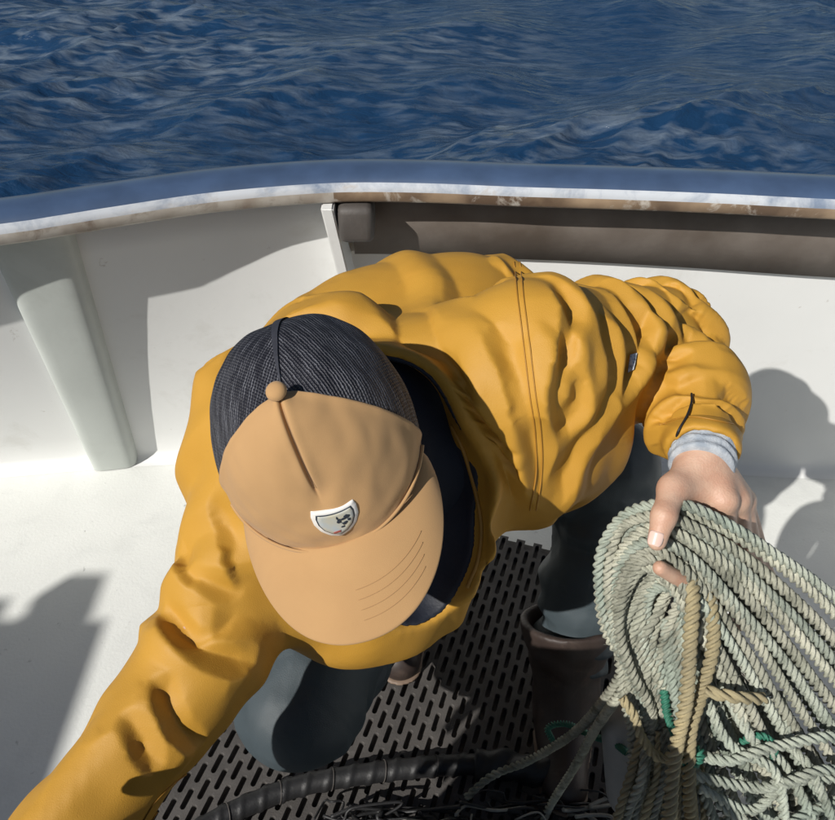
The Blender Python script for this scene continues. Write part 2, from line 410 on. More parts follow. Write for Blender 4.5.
# trucker mesh: fine woven threads following the crown
def mesh_extra(nt, b, tc, r):
    n, l = nt.nodes, nt.links
    uv = n.new('ShaderNodeUVMap')
    def bands(rot, sc, dist):
        mp = n.new('ShaderNodeMapping'); mp.inputs['Rotation'].default_value = (0, 0, rot); l.new(uv.outputs[0], mp.inputs[0])
        t = n.new('ShaderNodeTexWave'); t.inputs['Scale'].default_value = sc; t.inputs['Distortion'].default_value = dist
        t.inputs['Detail'].default_value = 3; t.inputs['Detail Scale'].default_value = 1.6; t.inputs['Detail Roughness'].default_value = .6
        l.new(mp.outputs[0], t.inputs['Vector']); return t
    t = bands(0, 105, 3.2); tb = bands(1.2, 120, 1.0)
    def noise(sx, sy, det):
        mp = n.new('ShaderNodeMapping'); mp.inputs['Scale'].default_value = (sx, sy, 1); l.new(uv.outputs[0], mp.inputs[0])
        q = n.new('ShaderNodeTexNoise'); q.inputs['Scale'].default_value = 1; q.inputs['Detail'].default_value = det
        l.new(mp.outputs[0], q.inputs['Vector']); return q
    t2 = noise(160, 28, 4)
    q = n.new('ShaderNodeMapRange'); q.inputs[1].default_value = .55; q.inputs[2].default_value = .95; l.new(t.outputs['Fac'], q.inputs[0])
    q2 = n.new('ShaderNodeMapRange'); q2.inputs[1].default_value = .42; q2.inputs[2].default_value = .66; l.new(t2.outputs['Fac'], q2.inputs[0])
    mu = n.new('ShaderNodeMath'); mu.operation = 'MULTIPLY'; l.new(q.outputs[0], mu.inputs[0]); l.new(q2.outputs[0], mu.inputs[1])
    mx = n.new('ShaderNodeMix'); mx.data_type = 'RGBA'; l.new(mu.outputs[0], mx.inputs['Factor'])
    mx.inputs[6].default_value = (.011, .011, .018, 1); mx.inputs[7].default_value = (.16, .165, .19, 1)
    l.new(mx.outputs[2], b.inputs['Base Color'])
    ad = n.new('ShaderNodeMath'); ad.operation = 'MULTIPLY_ADD'; ad.inputs[1].default_value = .5; l.new(tb.outputs['Fac'], ad.inputs[0]); l.new(t.outputs['Fac'], ad.inputs[2])
    bp = n.new('ShaderNodeBump'); bp.inputs['Strength'].default_value = .8; bp.inputs['Distance'].default_value = .0012
    l.new(ad.outputs[0], bp.inputs['Height']); l.new(bp.outputs[0], b.inputs['Normal'])
M['cap_mesh'] = material('cap_mesh', (.02, .02, .03), .6, extra=mesh_extra)
# sea
def sea_extra(nt, b, tc, r):
    n, l = nt.nodes, nt.links
    b.inputs['IOR'].default_value = 1.75
    def noise(sc, sx, sy, det, dist=0.):
        t = n.new('ShaderNodeTexNoise'); t.inputs['Scale'].default_value = sc; t.inputs['Detail'].default_value = det
        t.inputs['Distortion'].default_value = dist
        mp = n.new('ShaderNodeMapping'); mp.inputs['Scale'].default_value = (sx, sy, 1); mp.inputs['Rotation'].default_value = (0, 0, .25)
        l.new(tc.outputs['Object'], mp.inputs[0]); l.new(mp.outputs[0], t.inputs['Vector']); return t
    t = noise(4.5, 1, 2.2, 6, .5)
    bp = n.new('ShaderNodeBump'); bp.inputs['Strength'].default_value = .55; bp.inputs['Distance'].default_value = .07
    l.new(t.outputs['Fac'], bp.inputs['Height']); l.new(bp.outputs[0], b.inputs['Normal'])
    # paler streaks: sky reflection painted into the colour, plus some boat wake
    a = noise(2.6, 1, 3.0, 7, .4); w = noise(.22, 1, 1.3, 3)
    q = n.new('ShaderNodeMapRange'); q.inputs[1].default_value = .44; q.inputs[2].default_value = .66; l.new(a.outputs['Fac'], q.inputs[0])
    q2 = n.new('ShaderNodeMapRange'); q2.inputs[1].default_value = .38; q2.inputs[2].default_value = .60; q2.inputs[3].default_value = .2
    sp = n.new('ShaderNodeSeparateXYZ'); l.new(tc.outputs['Object'], sp.inputs[0])
    port_bias = n.new('ShaderNodeMath'); port_bias.operation = 'MULTIPLY_ADD'; port_bias.inputs[1].default_value = -.022; l.new(sp.outputs['X'], port_bias.inputs[0]); l.new(w.outputs['Fac'], port_bias.inputs[2])
    l.new(port_bias.outputs[0], q2.inputs[0])
    mu = n.new('ShaderNodeMath'); mu.operation = 'MULTIPLY'; l.new(q.outputs[0], mu.inputs[0]); l.new(q2.outputs[0], mu.inputs[1])
    mx = n.new('ShaderNodeMix'); mx.data_type = 'RGBA'; l.new(mu.outputs[0], mx.inputs['Factor'])
    mx.inputs[6].default_value = (.008, .034, .085, 1); mx.inputs[7].default_value = (.12, .155, .20, 1); l.new(mx.outputs[2], b.inputs['Base Color'])
M['sea'] = material('sea_water', (.010, .042, .098), .10, .3, .25, extra=sea_extra)

# ------------------------------------------------------------------ sea
SEA_Z = -1.15
def build_sea():
    rng = np.random.RandomState(11)
    xs = np.linspace(-13, 13, 640)
    ys = 1.9+ (np.linspace(0, 1, 520)**1.35)*27
    X, Y = np.meshgrid(xs, ys, indexing='ij'); X = X.ravel(); Y = Y.ravel()
    Z = np.zeros_like(X); DX = np.zeros_like(X); DY = np.zeros_like(X)
    pts = np.stack([X, Y, 0*X], 1)
    mod = np.clip(.75+.75*vnoise(pts*A(1, .6, 1), .33, 21)+.3*vnoise(pts, .9, 4), .22, 1.5)
    for i in range(140):
        lam = math.exp(rng.uniform(math.log(.16), math.log(4.5)))
        ang = math.radians(-72+rng.normal()*38)
        k = 2*np.pi/lam; dx, dy = math.cos(ang), math.sin(ang)
        amp = .0050*lam**.85*(1.05 if lam > 1.3 else 1.1)
        ph = k*(dx*X+dy*Y)+rng.uniform(0, 6.28)
        m = mod if lam < 1.0 else 1.0
        c, s = np.cos(ph), np.sin(ph)
        Z += m*amp*c; DX -= .85*m*amp*dx*s; DY -= .85*m*amp*dy*s
    # one larger swell rising on the starboard side
    Z += .10*np.exp(-((X-2.9-.35*(Y-7))/1.3)**2)*np.exp(-((Y-8.0)/3.0)**2)
    V = np.stack([X+DX, Y+DY, SEA_Z+Z], 1)
    ny = len(ys); i = np.arange(len(xs)-1)[:, None]*ny; j = np.arange(ny-1)[None]
    F = np.stack([i+j, i+ny+j, i+ny+j+1, i+j+1], -1).reshape(-1, 4)
    # the rest of the sea out to the horizon joins the same sheet a little lower
    n0 = len(V); R = 4000
    ring = A((-R, -R, SEA_Z-.25), (R, -R, SEA_Z-.25), (R, R, SEA_Z-.25), (-R, R, SEA_Z-.25)) if False else np.array([(-R, -R, SEA_Z-.3), (R, -R, SEA_Z-.3), (R, R, SEA_Z-.3), (-R, R, SEA_Z-.3)])
    V = np.vstack([V, ring]); F = np.vstack([F, [[n0, n0+1, n0+2, n0+3]]])
    o = link_obj('sea', mesh_np('sea', V, F), M['sea']); o['kind'] = 'structure'
build_sea()

# ------------------------------------------------------------------ deck and bulwark
RAILW = .19
# inner rail edge (x, y, z) and wall foot (x, y), from port round the stern to starboard
RZ = .85
rail_in = [PZ(x, y, RZ-.036) for x, y in ((0, 247), (60, 238), (120, 228), (220, 213), (330, 204), (420, 204), (520, 208), (620, 211), (720, 215), (835, 221))]
rail_pts = np.array([(-3.5, -2.6), (-3.5, -1.2), (-3.1, .1), (-2.2, .80), (-1.4, 1.06)]+[(q[0], q[1]) for q in rail_in]+[(1.6, 1.27), (2.4, 1.0), (3.0, .2), (3.2, -1.2), (3.2, -2.6)])
rail_pts = np.c_[rail_pts, np.full(len(rail_pts), RZ)]
foot_ctl = np.array([(-3.66, -2.6), (-3.66, -1.2), (-3.3, .35), (-2.5, 1.2), (-1.75, 1.44), (-1.12, 1.535), (-.68, 1.585), (-.22, 1.60), (.1, 1.595), (.5, 1.575), (.89, 1.545), (1.7, 1.46), (2.55, 1.12), (3.16, .25), (3.36, -1.2), (3.36, -2.6)])
def dens(pts, n=10):
    C, s = catmull(np.asarray(pts, float) if np.asarray(pts).shape[1] == 3 else np.c_[pts, np.zeros(len(pts))], .02); return C
def param_curve(pts, n=400):
    P0 = np.asarray(pts, float); X = np.vstack([2*P0[0]-P0[1], P0, 2*P0[-1]-P0[-2]]); out = []
    m = len(P0)-1; per = 24
    for i in range(1, len(X)-2):
        a, b, c, d = X[i-1], X[i], X[i+1], X[i+2]; t = np.linspace(0, 1, per, endpoint=False)[:, None]
        out.append(.5*((2*b)+(-a+c)*t+(2*a-5*b+4*c-d)*t**2+(-a+3*b-3*c+d)*t**3))
    out.append(P0[-1:]); return np.vstack(out)
RC = param_curve(rail_pts); FC = param_curve(np.c_[foot_ctl, np.zeros(len(foot_ctl))])
def resample(C, n):
    s = np.concatenate([[0], np.cumsum(np.linalg.norm(np.diff(C, axis=0), axis=1))]); t = np.linspace(0, s[-1], n)
    return np.stack([np.interp(t, s, C[:, k]) for k in range(3)], 1)
RC = resample(RC, 420); FC = resample(FC, 1600)
# foot opposite each rail point (nearest along the rail's outward normal)
def outward(C):
    T = np.gradient(C[:, :2], axis=0); T /= np.linalg.norm(T, axis=1)[:, None]
    return np.c_[-T[:, 1], T[:, 0], 0*T[:, 0]]        # port->stern->starboard: outside is to the left
ON = outward(RC)
def foot_of(i):
    w = FC[:, :2]-RC[i, :2]; T = A(ON[i, 1], -ON[i, 0]); k = np.abs(w@T)+np.where(w@ON[i, :2] < 0, 9, 0); return FC[k.argmin()]
FC = np.array([foot_of(i) for i in range(len(RC))]); FC[:, 2] = 0
for _ in range(6): FC[1:-1] = .25*FC[:-2]+.5*FC[1:-1]+.25*FC[2:]
boat = thing('fishing_boat', 'white painted fishing boat stern with blue topped bulwark rail', 'boat', (0, 1.5, 0))
def loft(name, rows, mat, parent):
    V = np.vstack(rows); n = len(rows[0]); m = len(rows)
    i = np.arange(m-1)[:, None]*n; j = np.arange(n-1)[None]
    F = np.stack([i+j, i+j+1, i+n+j+1, i+n+j], -1).reshape(-1, 4)
    o = link_obj(name, mesh_np(name, V, F), mat); 
    if parent: adopt(o, parent)
    return o
# bulwark: inner skin with a small cove at the foot, top turned out under the rail, outer skin
zt = RC[:, 2:3]-.035
wall_top = np.c_[RC[:, :2]+ON[:, :2]*.088, zt]
rows = []
cove = .03
for a in np.linspace(0, math.pi/2, 5):
    off = -cove*(1-math.sin(a)); rows.append(np.c_[FC[:, :2]+ON[:, :2]*off, np.full(len(FC), cove*(1-math.cos(a))+.0005)])
for t in np.linspace(.1, 1, 8):
    b = rows[4]; q = b*(1-t)+wall_top*t; rows.append(q)
outer_top = wall_top+ON*.012; rows.append(outer_top)
q = FC+ON*.09; q[:, 2] = -.02; rows.append(q); q = FC+ON*.12; q[:, 2] = -1.6; rows.append(q)
wall = loft('bulwark', rows, M['white'], boat)
# rail: profile in (outward, up): worn inner edge, rounded nosing with a painted highlight, blue top
def rail_strip(name, prof, mat):
    return loft(name, [RC+ON*a+A(0, 0, b) for a, b in prof], mat, boat)
nose = [(.03, -.036), (.006, -.036), (-.001, -.030), (-.002, -.012)]
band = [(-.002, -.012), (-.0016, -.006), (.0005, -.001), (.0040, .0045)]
top = [(.0040, .0045), (.0075, .0085), (.0130, .0125), (.020, .0160), (.029, .0190), (.040, .0210), (.055, .021), (.080, .019), (.100, .011), (.108, -.004), (.108, -.020), (.104, -.036), (.03, -.036)]
ks = int(np.argmin(np.abs(RC[:, 0]+.17)+np.where(RC[:, 1] < .9, 9, 0)))
loft('rail_worn_edge', [(RC+ON*a+A(0, 0, b))[ks:] for a, b in nose], M['rail_brown'], boat)
loft('rail_edge', [(RC+ON*a+A(0, 0, b))[:ks+1] for a, b in nose], M['rail_edge'], boat)
rail_strip('rail_nosing', band, M['rail_highlight'])
rail_strip('rail_top', top, M['rail_blue'])
# deck
ins = FC[:, :2]-ON[:, :2]*-.02
def build_deck():
    n = len(ins); V = [(x, y, 0) for x, y in ins]
    bm = bmesh.new(); vs = [bm.verts.new(v) for v in V]; bm.faces.new(vs)
    bmesh.ops.triangulate(bm, faces=bm.faces[:]); bmesh.ops.recalc_face_normals(bm, faces=bm.faces[:])
    me = bpy.data.meshes.new('deck'); bm.to_mesh(me); bm.free()
    for p in me.polygons:
        if p.normal.z < 0: p.flip()
    o = link_obj('deck', me, M['deck'], smooth=False); o['kind'] = 'structure'
build_deck()
# stanchion on the port side: tapered fairing from the deck up to the rail
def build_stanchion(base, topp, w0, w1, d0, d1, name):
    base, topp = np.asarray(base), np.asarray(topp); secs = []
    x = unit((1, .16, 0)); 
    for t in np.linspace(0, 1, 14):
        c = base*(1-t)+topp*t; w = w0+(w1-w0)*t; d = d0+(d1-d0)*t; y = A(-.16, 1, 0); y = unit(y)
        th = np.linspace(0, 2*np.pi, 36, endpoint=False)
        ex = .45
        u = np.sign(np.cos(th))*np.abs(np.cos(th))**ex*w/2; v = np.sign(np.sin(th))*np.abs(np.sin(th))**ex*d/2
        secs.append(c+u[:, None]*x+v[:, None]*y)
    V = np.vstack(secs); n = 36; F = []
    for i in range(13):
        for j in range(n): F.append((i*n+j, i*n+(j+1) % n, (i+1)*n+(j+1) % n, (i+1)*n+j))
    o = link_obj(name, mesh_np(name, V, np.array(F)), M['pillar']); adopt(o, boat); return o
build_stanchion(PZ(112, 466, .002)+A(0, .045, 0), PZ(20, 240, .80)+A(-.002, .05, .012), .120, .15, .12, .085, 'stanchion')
# corner bracket and rubber block under the rail
cb = PZ(333, 205, .80)
def slab(name, pts, thick, mat):
    """polygon outline extruded along thick vector"""
    n = len(pts); V = [tuple(p) for p in pts]+[tuple(np.asarray(p)+thick) for p in pts]
    F = [tuple(range(n))[::-1], tuple(range(n, 2*n))]+[(i, (i+1) % n, n+(i+1) % n, n+i) for i in range(n)]
    bm = bmesh.new(); me = pymesh(name, V, F); bm.from_mesh(me)
    bmesh.ops.recalc_face_normals(bm, faces=bm.faces[:])
    bmesh.ops.bevel(bm, geom=bm.edges[:], offset=.003, segments=2, affect='EDGES'); bm.to_mesh(me); bm.free()
    o = link_obj(name, me, mat, smooth=False); adopt(o, boat); return o
slab('corner_bracket', [(-.185, 1.415, .812), (-.185, 1.605, .812), (-.14, 1.605, .42), (-.145, 1.50, .45)], A(.024, 0, 0), M['white'])
blk = bevel_box('rubber_block', (-.155, 1.418, .735), (-.085, 1.50, .811), .014, M['fender']); adopt(blk, boat)
rib = bevel_box('light_slit_rib', (-.538, 1.565, .60), (-.53, 1.60, .765), .003, M['white']); adopt(rib, boat)  # white rib added to stand in for a thin slit of light

# dark board added along the starboard bulwark, rail shade put into its colour
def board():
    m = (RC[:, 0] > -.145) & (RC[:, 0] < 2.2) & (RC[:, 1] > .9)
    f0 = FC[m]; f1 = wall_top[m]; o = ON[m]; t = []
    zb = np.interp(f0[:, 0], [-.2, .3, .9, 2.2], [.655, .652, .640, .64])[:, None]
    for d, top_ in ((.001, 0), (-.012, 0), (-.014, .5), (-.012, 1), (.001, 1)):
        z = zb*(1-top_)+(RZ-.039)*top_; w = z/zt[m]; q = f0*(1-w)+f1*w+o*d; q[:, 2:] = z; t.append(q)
    loft('shade_board', t, M['board'], boat)
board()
# wheelhouse and hauler added unseen behind the camera to shade the port deck
wh = thing('shadehouse', 'white steel wheelhouse added out of view to shade the port deck', 'shadehouse', (-2.8, -1.9, 0))
adopt(bevel_box('wall', (-3.42, -2.5, 0.001), (-2.59, -.95, 2.0), .03, M['white']), wh)
adopt(bevel_box('roof', (-3.46, -2.55, 2.003), (-2.53, -.88, 2.06), .02, M['white']), wh)
adopt(bevel_box('window', (-2.595, -2.3, 1.2), (-2.58, -1.4, 1.7), .006, M['black']), wh)
hl = thing('shade_hauler', 'grey steel rope hauler with drum added out of view to shade the deck', 'shade_caster', (-1.53, -.35, 0))
for k, (x, w, h) in enumerate(((-3.3, .2, .05), (-3.05, .10, .10), (-2.92, .12, .03), (-2.74, .09, .085))):  # boxes added to make the edge of the cast shade uneven
    adopt(bevel_box('roof_shade_box', (x, -1.25, 2.062), (x+w, -.90+.02*k, 2.062+h), .012, M['white']), wh)
adopt(bevel_box('housing', (-1.78, -.55, .001), (-1.30, -.17, .95), .04, M['steel']), hl)
adopt(tube('drum', [(-1.53, -.18, .66), (-1.53, .05, .66)], .15, M['steel'], None, .02, 24), hl)

# crate stack added out of view, shading the mat and left boot
M['crate'] = material('crate_plastic', (.05, .12, .22), .5, .2, 20, .2, 80)
for k, lab in enumerate(('blue fish crate added unseen for shade, under two others', 'blue fish crate added unseen for shade, middle of the stack', 'blue fish crate added unseen for shade, top of the stack')):
    z0 = .003+k*.282; x0, x1, y0, y1 = -.37, .12, -.12, .262
    c = thing('shade_crate', lab, 'crate', (-.08, .07, z0)); c['group'] = 'unseen crates stacked for their shade'
    adopt(bevel_box('base', (x0+.02, y0+.02, z0), (x1-.02, y1-.02, z0+.02), .006, M['crate'], None, 2), c)
    for nm, lo_, hi_ in (('side_wall', (x0+.01, y0+.01, z0+.021), (x0+.03, y1-.01, z0+.26)), ('side_wall', (x1-.03, y0+.01, z0+.021), (x1-.01, y1-.01, z0+.26)),
                         ('end_wall', (x0+.031, y0+.01, z0+.021), (x1-.031, y0+.03, z0+.26)), ('end_wall', (x0+.031, y1-.03, z0+.021), (x1-.031, y1-.01, z0+.26)),
                         ('rim', (x0, y0, z0+.261), (x0+.04, y1, z0+.28)), ('rim', (x1-.04, y0, z0+.261), (x1, y1, z0+.28)),
                         ('rim', (x0+.041, y0, z0+.261), (x1-.041, y0+.04, z0+.28)), ('rim', (x0+.041, y1-.04, z0+.261), (x1-.041, y1, z0+.28))):
        adopt(bevel_box(nm, lo_, hi_, .005, M['crate'], None, 2), c)
# ------------------------------------------------------------------ rubber mat with slots
def build_mat():
    ang = math.radians(20); ca, sa = math.cos(ang), math.sin(ang)
    org = PZ(330, 720, 0); org[2] = 0
    # local axes: v along the slots, u across
    v = unit(PZ(420, 640, 0)-PZ(385, 735, 0)); v[2] = 0; v = unit(v); u = A(v[1], -v[0], 0)
    pu, pv, sw, sl, T = .0205, .051, .0088, .039, .014
    n = 6
    def slot(cx, cy):
        out = []
        for k in range(n): 
            a = math.pi*k/(n-1); out.append((cx+sw/2*math.cos(a), cy+sl/2-sw/2+sw/2*math.sin(a)))
        for k in range(n):
            a = math.pi+math.pi*k/(n-1); out.append((cx+sw/2*math.cos(a), cy-sl/2+sw/2+sw/2*math.sin(a)))
        return out
    V, F = [], []
    NU, NV = (-18, 32), (-11, 11)
    for i in range(*NU):
        for j in range(*NV):
            cx = i*pu; cy = (j+.5*(i % 2))*pv
            s = slot(cx, cy); ns = len(s)
            hx, hy = pu/2, pv/2
            outer = []
            for (x, y) in s:
                dx, dy = x-cx, y-cy; k = min(hx/abs(dx) if abs(dx) > 1e-6 else 9e9, hy/abs(dy) if abs(dy) > 1e-6 else 9e9)
                outer.append((cx+dx*k, cy+dy*k))
            # snap corners
            for sx in (1, -1):
                for sy in (1, -1):
                    q = min(range(ns), key=lambda k: (outer[k][0]-cx-sx*hx)**2+(outer[k][1]-cy-sy*hy)**2)
                    outer[q] = (cx+sx*hx, cy+sy*hy)
            b = len(V)
            ch = .0018
            mid = [(cx+(x-cx)*1.22, cy+(y-cy)*1.06) for x, y in s]
            for (x, y) in outer: V.append((x, y, T))
            for (x, y) in mid: V.append((x, y, T))
            for (x, y) in s: V.append((x, y, T-ch))
            for (x, y) in s: V.append((x, y, .001))
            for k in range(ns):
                k2 = (k+1) % ns
                for r in range(3): F.append((b+r*ns+k, b+r*ns+k2, b+(r+1)*ns+k2, b+(r+1)*ns+k))
    V = np.array(V); W = org+V[:, :1]*u+V[:, 1:2]*v; W[:, 2] = V[:, 2]+.003
    o = link_obj('rubber_mat', pymesh('rubber_mat', W, F), M['mat'], smooth=False)
    base = np.array([((NU[0]-.5)*pu, (NV[0]+.0)*pv), ((NU[1]-.5)*pu, (NV[0]+.0)*pv), ((NU[1]-.5)*pu, NV[1]*pv), ((NU[0]-.5)*pu, NV[1]*pv)])
    root = thing('rubber_mat', 'black slotted rubber mat on the deck under the crouching person', 'mat', tuple(org))
    o.name = 'slotted_top'; adopt(o, root)
    B = org+base[:, :1]*u+base[:, 1:]*v; B[:, 2] = .004
    b = link_obj('backing', pymesh('backing', B, [(0, 1, 2, 3)]), M['mat'], smooth=False); adopt(b, root)
build_mat()

# ------------------------------------------------------------------ person: joints
SL, SR = A(.128, .760, .955), P(262, 446, .925)
NB = A(-.055, .715, .915)
EL, WL = A(.352, .925, .885), P(702, 455, .90)
ER, WR = P(207, 632, .87), P(-12, 915, .72)
PV = A(.03, 1.04, .54)
HL, HR = A(.13, 1.06, .50), A(-.07, 1.03, .50)
KL, AL = A(.335, 1.04, .50), A(.285, .83, .10)
KR, AR = P(300, 698, 1.19), A(-.02, 1.09, .11)
# head frame
s_, c_ = math.sin(PITCH), math.cos(PITCH)
R_, U_, B_ = A(1, 0, 0), A(0, s_, c_), A(0, -c_, s_)
HUP = unit(-.17*R_+.37*U_+.90*B_)
HF = unit(.29*R_-.93*U_+.0*B_); HF = unit(HF-HUP*(HF@HUP))
HX = np.cross(HF, HUP)
CC = P(319, 440, .752)                      # centre of the cap's band
HC = CC-HUP*.035
HR3 = np.stack([HX, HF, HUP], 1)            # columns: local axes in world
def hp(x, y, z): return CC+HX*x+HF*y+HUP*z
person = thing('person', 'person in yellow rain jacket and tan cap crouching over a rope coil', 'person', tuple(PZ(420, 690, 0)))

# ---- body
def hand_left(p):
    W0 = P(704, 440, .92)
    d = chain(p, [W0, P(702, 462, .897)], [.027, .027])
    idx0 = P(724, 500, .878); mid0 = P(736, 500, .898); rin0 = P(742, 502, .918); pin0 = P(744, 500, .94)
    for q, r in ((idx0, .0155), (mid0, .0155), (rin0, .015), (pin0, .014)):
        d = smin(d, cone(p, P(703, 463, .90), q, .022, r), .012)
    th = [P(694, 468, .893), P(673, 489, .868), P(664, 516, .845), P(657, 541, .842)]
    d = smin(d, chain(p, th, [.0185, .0155, .0126, .0103], .008), .016)
    d = smin(d, cone(p, P(712, 490, .89), P(676, 492, .873), .016, .012), .014)
    fings = [([idx0, P(728, 556, .925), P(698, 590, .895), P(660, 568, .856)], [.0125, .0105, .0095, .0082]),
             ([mid0, P(745, 565, .955), P(716, 612, .945), P(688, 600, .915)], [.0125, .0105, .0095, .0082]),
             ([rin0, P(758, 575, .975), P(735, 622, .968), P(706, 618, .938)], [.012, .010, .009, .008]),
             ([pin0, P(768, 578, .99), P(752, 620, .985), P(728, 628, .96)], [.011, .009, .0082, .0072])]
    for pts, r in fings: d = smin(d, chain(p, pts, r, .005), .006)
    # crease at the thumb joint
    return d
rdir = unit(WR-ER)
rz = unit(np.cross(rdir, A(1, 0, 0))); rz = rz if rz[2] > 0 else -rz
rx = np.cross(rdir, rz)
def hand_right(p):
    q = lambda a, b, c: WR+rdir*a+rx*b+rz*c
    d = chain(p, [q(-.05, 0, 0), q(.01, 0, 0)], [.027, .026])
    for k, (b, l) in enumerate(((-.030, .95), (-.010, 1.05), (.011, 1.0), (.030, .82))):
        k0 = q(.085, b, -.002)
        d = smin(d, cone(p, q(.012, b*.5, 0), k0, .021, .0145), .012)
        f = [k0, q(.085+.042*l, b*1.15, -.012), q(.085+.066*l, b*1.2, -.032), q(.085+.080*l, b*1.2, -.052)]
        d = smin(d, chain(p, f, [.0115, .0102, .0092, .008], .005), .006)
    t = [q(.018, .022, -.008), q(.055, .052, -.02), q(.082, .062, -.032), q(.102, .062, -.044)]
    d = smin(d, chain(p, t, [.018, .0145, .0125, .0105], .006), .012)
    return d
def body_core(p):
    d = chain(p, [NB-A(0, -.06, .09), A(-.0, .90, .78), PV], [.08, .10, .12], .05)
    d = smin(d, chain(p, [SR, NB+A(0, .06, -.06), SL], [.045, .045, .045], .03), .04)
    d = smin(d, chain(p, [SL, EL+A(-.025, -.015, 0), P(703, 440, .925)], [.045, .032, .026], .02), .03)
    d = smin(d, chain(p, [SR, ER, WR-rdir*.02], [.045, .032, .026], .02), .03)
    d = smin(d, chain(p, [HL, KL, AL], [.085, .058, .04], .03), .04)
    d = smin(d, chain(p, [HR, KR, AR], [.085, .062, .04], .03), .04)
    for an in (AL, AR): d = smin(d, cone(p, an-A(0, 0, .04), an+A(0, -.13, -.065), .035, .028), .03)
    # neck and head
    d = smin(d, cone(p, NB, HC-HUP*.06-HF*.02, .050, .050), .03)
    q = p-HC.astype(np.float32)
    h = ell(p, HC+HUP*.01, (.073, .092, .105), HR3)
    h = smin(h, ell(p, HC-HUP*.055+HF*.03, (.052, .058, .06), HR3), .04)        # jaw
    h = smin(h, cone(p, HC+HF*.088+HUP*.015, HC+HF*.110-HUP*.022, .009, .014), .012)   # nose
    for sx in (-1, 1):
        h = smin(h, ell(p, HC+HX*.075*sx-HF*.008-HUP*.005, (.010, .018, .030), HR3), .006)   # ear
        h = smax(h, -ell(p, HC+HX*.031*sx+HF*.092+HUP*.008, (.017, .012, .010), HR3), .01)  # eye socket
        h = smin(h, ell(p, HC+HX*.031*sx+HF*.080+HUP*.008, (.0125, .0125, .0125), HR3), .004)
    h = smin(h, ell(p, HC+HF*.088-HUP*.060, (.022, .010, .005), HR3), .005)     # lips
    h = smin(h, ell(p, HC+HF*.087-HUP*.070, (.020, .010, .005), HR3), .005)
    return smin(d, h, .02)
def join_np(parts):
    V = np.vstack([v for v, f in parts]); F = []; k = 0
    for v, f in parts: F.append(f+k); k += len(v)
    return V, np.vstack(F)
bv = mesh_sdf(body_core, (-.55, .2, -.02), (.55, 1.3, 1.22), .008)
def bounds(pts, m): pts = np.array(pts); return pts.min(0)-m, pts.max(0)+m
lo, hi = bounds([P(704, 440, .92), P(657, 541, .84), P(768, 628, .99), P(661, 566, .885)], .04)
hv = mesh_sdf(hand_left, lo, hi, .0022); hv = (smooth_mesh(hv[0], hv[1], 2), hv[1])
rv = mesh_sdf(hand_right, WR-.23, WR+.23, .0032)
BV, BF = join_np([(smooth_mesh(*bv, 2), bv[1]), hv, rv])
body = link_obj('body', mesh_np('body', BV, BF), M['skin']); adopt(body, person)
# thumb nail
tn = unit(P(657, 541, .842)-P(664, 516, .845)); tip = P(656.5, 538, .842)
tb = unit(-P(656, 540, 1)+A(0, 0, CAM_H)); tb = unit(tb-tn*(tb@tn)+np.cross(tn, tb)*.1); tx = np.cross(tn, tb)
def nail():
    V, F = [], []; n, m = 9, 9
    for i in range(n):
        for j in range(m):
            a = (j/(m-1)-.5)*1.75; s = i/(n-1)
            ww = 1-.35*(max(0, s-.6)/.4)**2-.3*(max(0, .25-s)/.25)**2
            a *= ww; r = .0110-.0006*s
            V.append(tip+tn*(-.006+.015*s)+tx*r*math.sin(a)+tb*r*(math.cos(a))*.98)
    for i in range(n-1):
        for j in range(m-1): F.append((i*m+j, i*m+j+1, (i+1)*m+j+1, (i+1)*m+j))
    o = link_obj('thumb_nail', pymesh('thumb_nail', V, F), M['nail']); adopt(o, person)
    s = o.modifiers.new('s', 'SOLIDIFY'); s.thickness = .0012
nail()
# hair
def hair_f(p):
    d = ell(p, HC+HUP*.012-HF*.008, (.080, .098, .105), HR3)
    q = (p-HC.astype(np.float32))@HR3.astype(np.float32)
    d = d+.004*vnoise(p, 60, 2)
    d = smax(d, q[:, 2]-.05, .01)             # under the cap
    d = smax(d, q[:, 1]-.035, .01)            # not over the face
    return smax(d, -q[:, 2]-.075, .01)
hm = mesh_sdf(hair_f, HC-.15, HC+.15, .004)
adopt(link_obj('hair', mesh_np('hair', *hm), M['hair']), person)

# ---- jacket
def twin(p, a, b, ra, rb, off):
    return smin(cone(p, np.asarray(a)-off, np.asarray(b)-off, ra, rb), cone(p, np.asarray(a)+off, np.asarray(b)+off, ra, rb), .08)
hem_pts = [P(250, 672, .95), P(470, 600, 1.0), A(.05, 1.25, .50)]
hem_n = unit(np.cross(hem_pts[1]-hem_pts[0], hem_pts[2]-hem_pts[0])); hem_n = -hem_n if hem_n[2] > 0 else hem_n
CUFF_L = P(703, 454, .906)
def jacket_torso(p):
    C1, C2, C3 = A(-.03, .785, .835), A(.0, .945, .805), A(.03, 1.06, .58)
    d = twin(p, C1, C2, .135, .150, A(.065, .015, .01))
    d = smin(d, twin(p, C2, C3, .150, .16, A(.065, .015, 0)), .06)
    d = smin(d, ell(p, A(-.065, .655, .755), (.155, .14, .15)), .07)
    d = smin(d, ell(p, A(.125, .775, .845), (.135, .125, .125)), .06)
    d = smin(d, chain(p, [SR, NB+A(0, .04, -.02), SL], [.082, .085, .092], .05), .06)
    return d
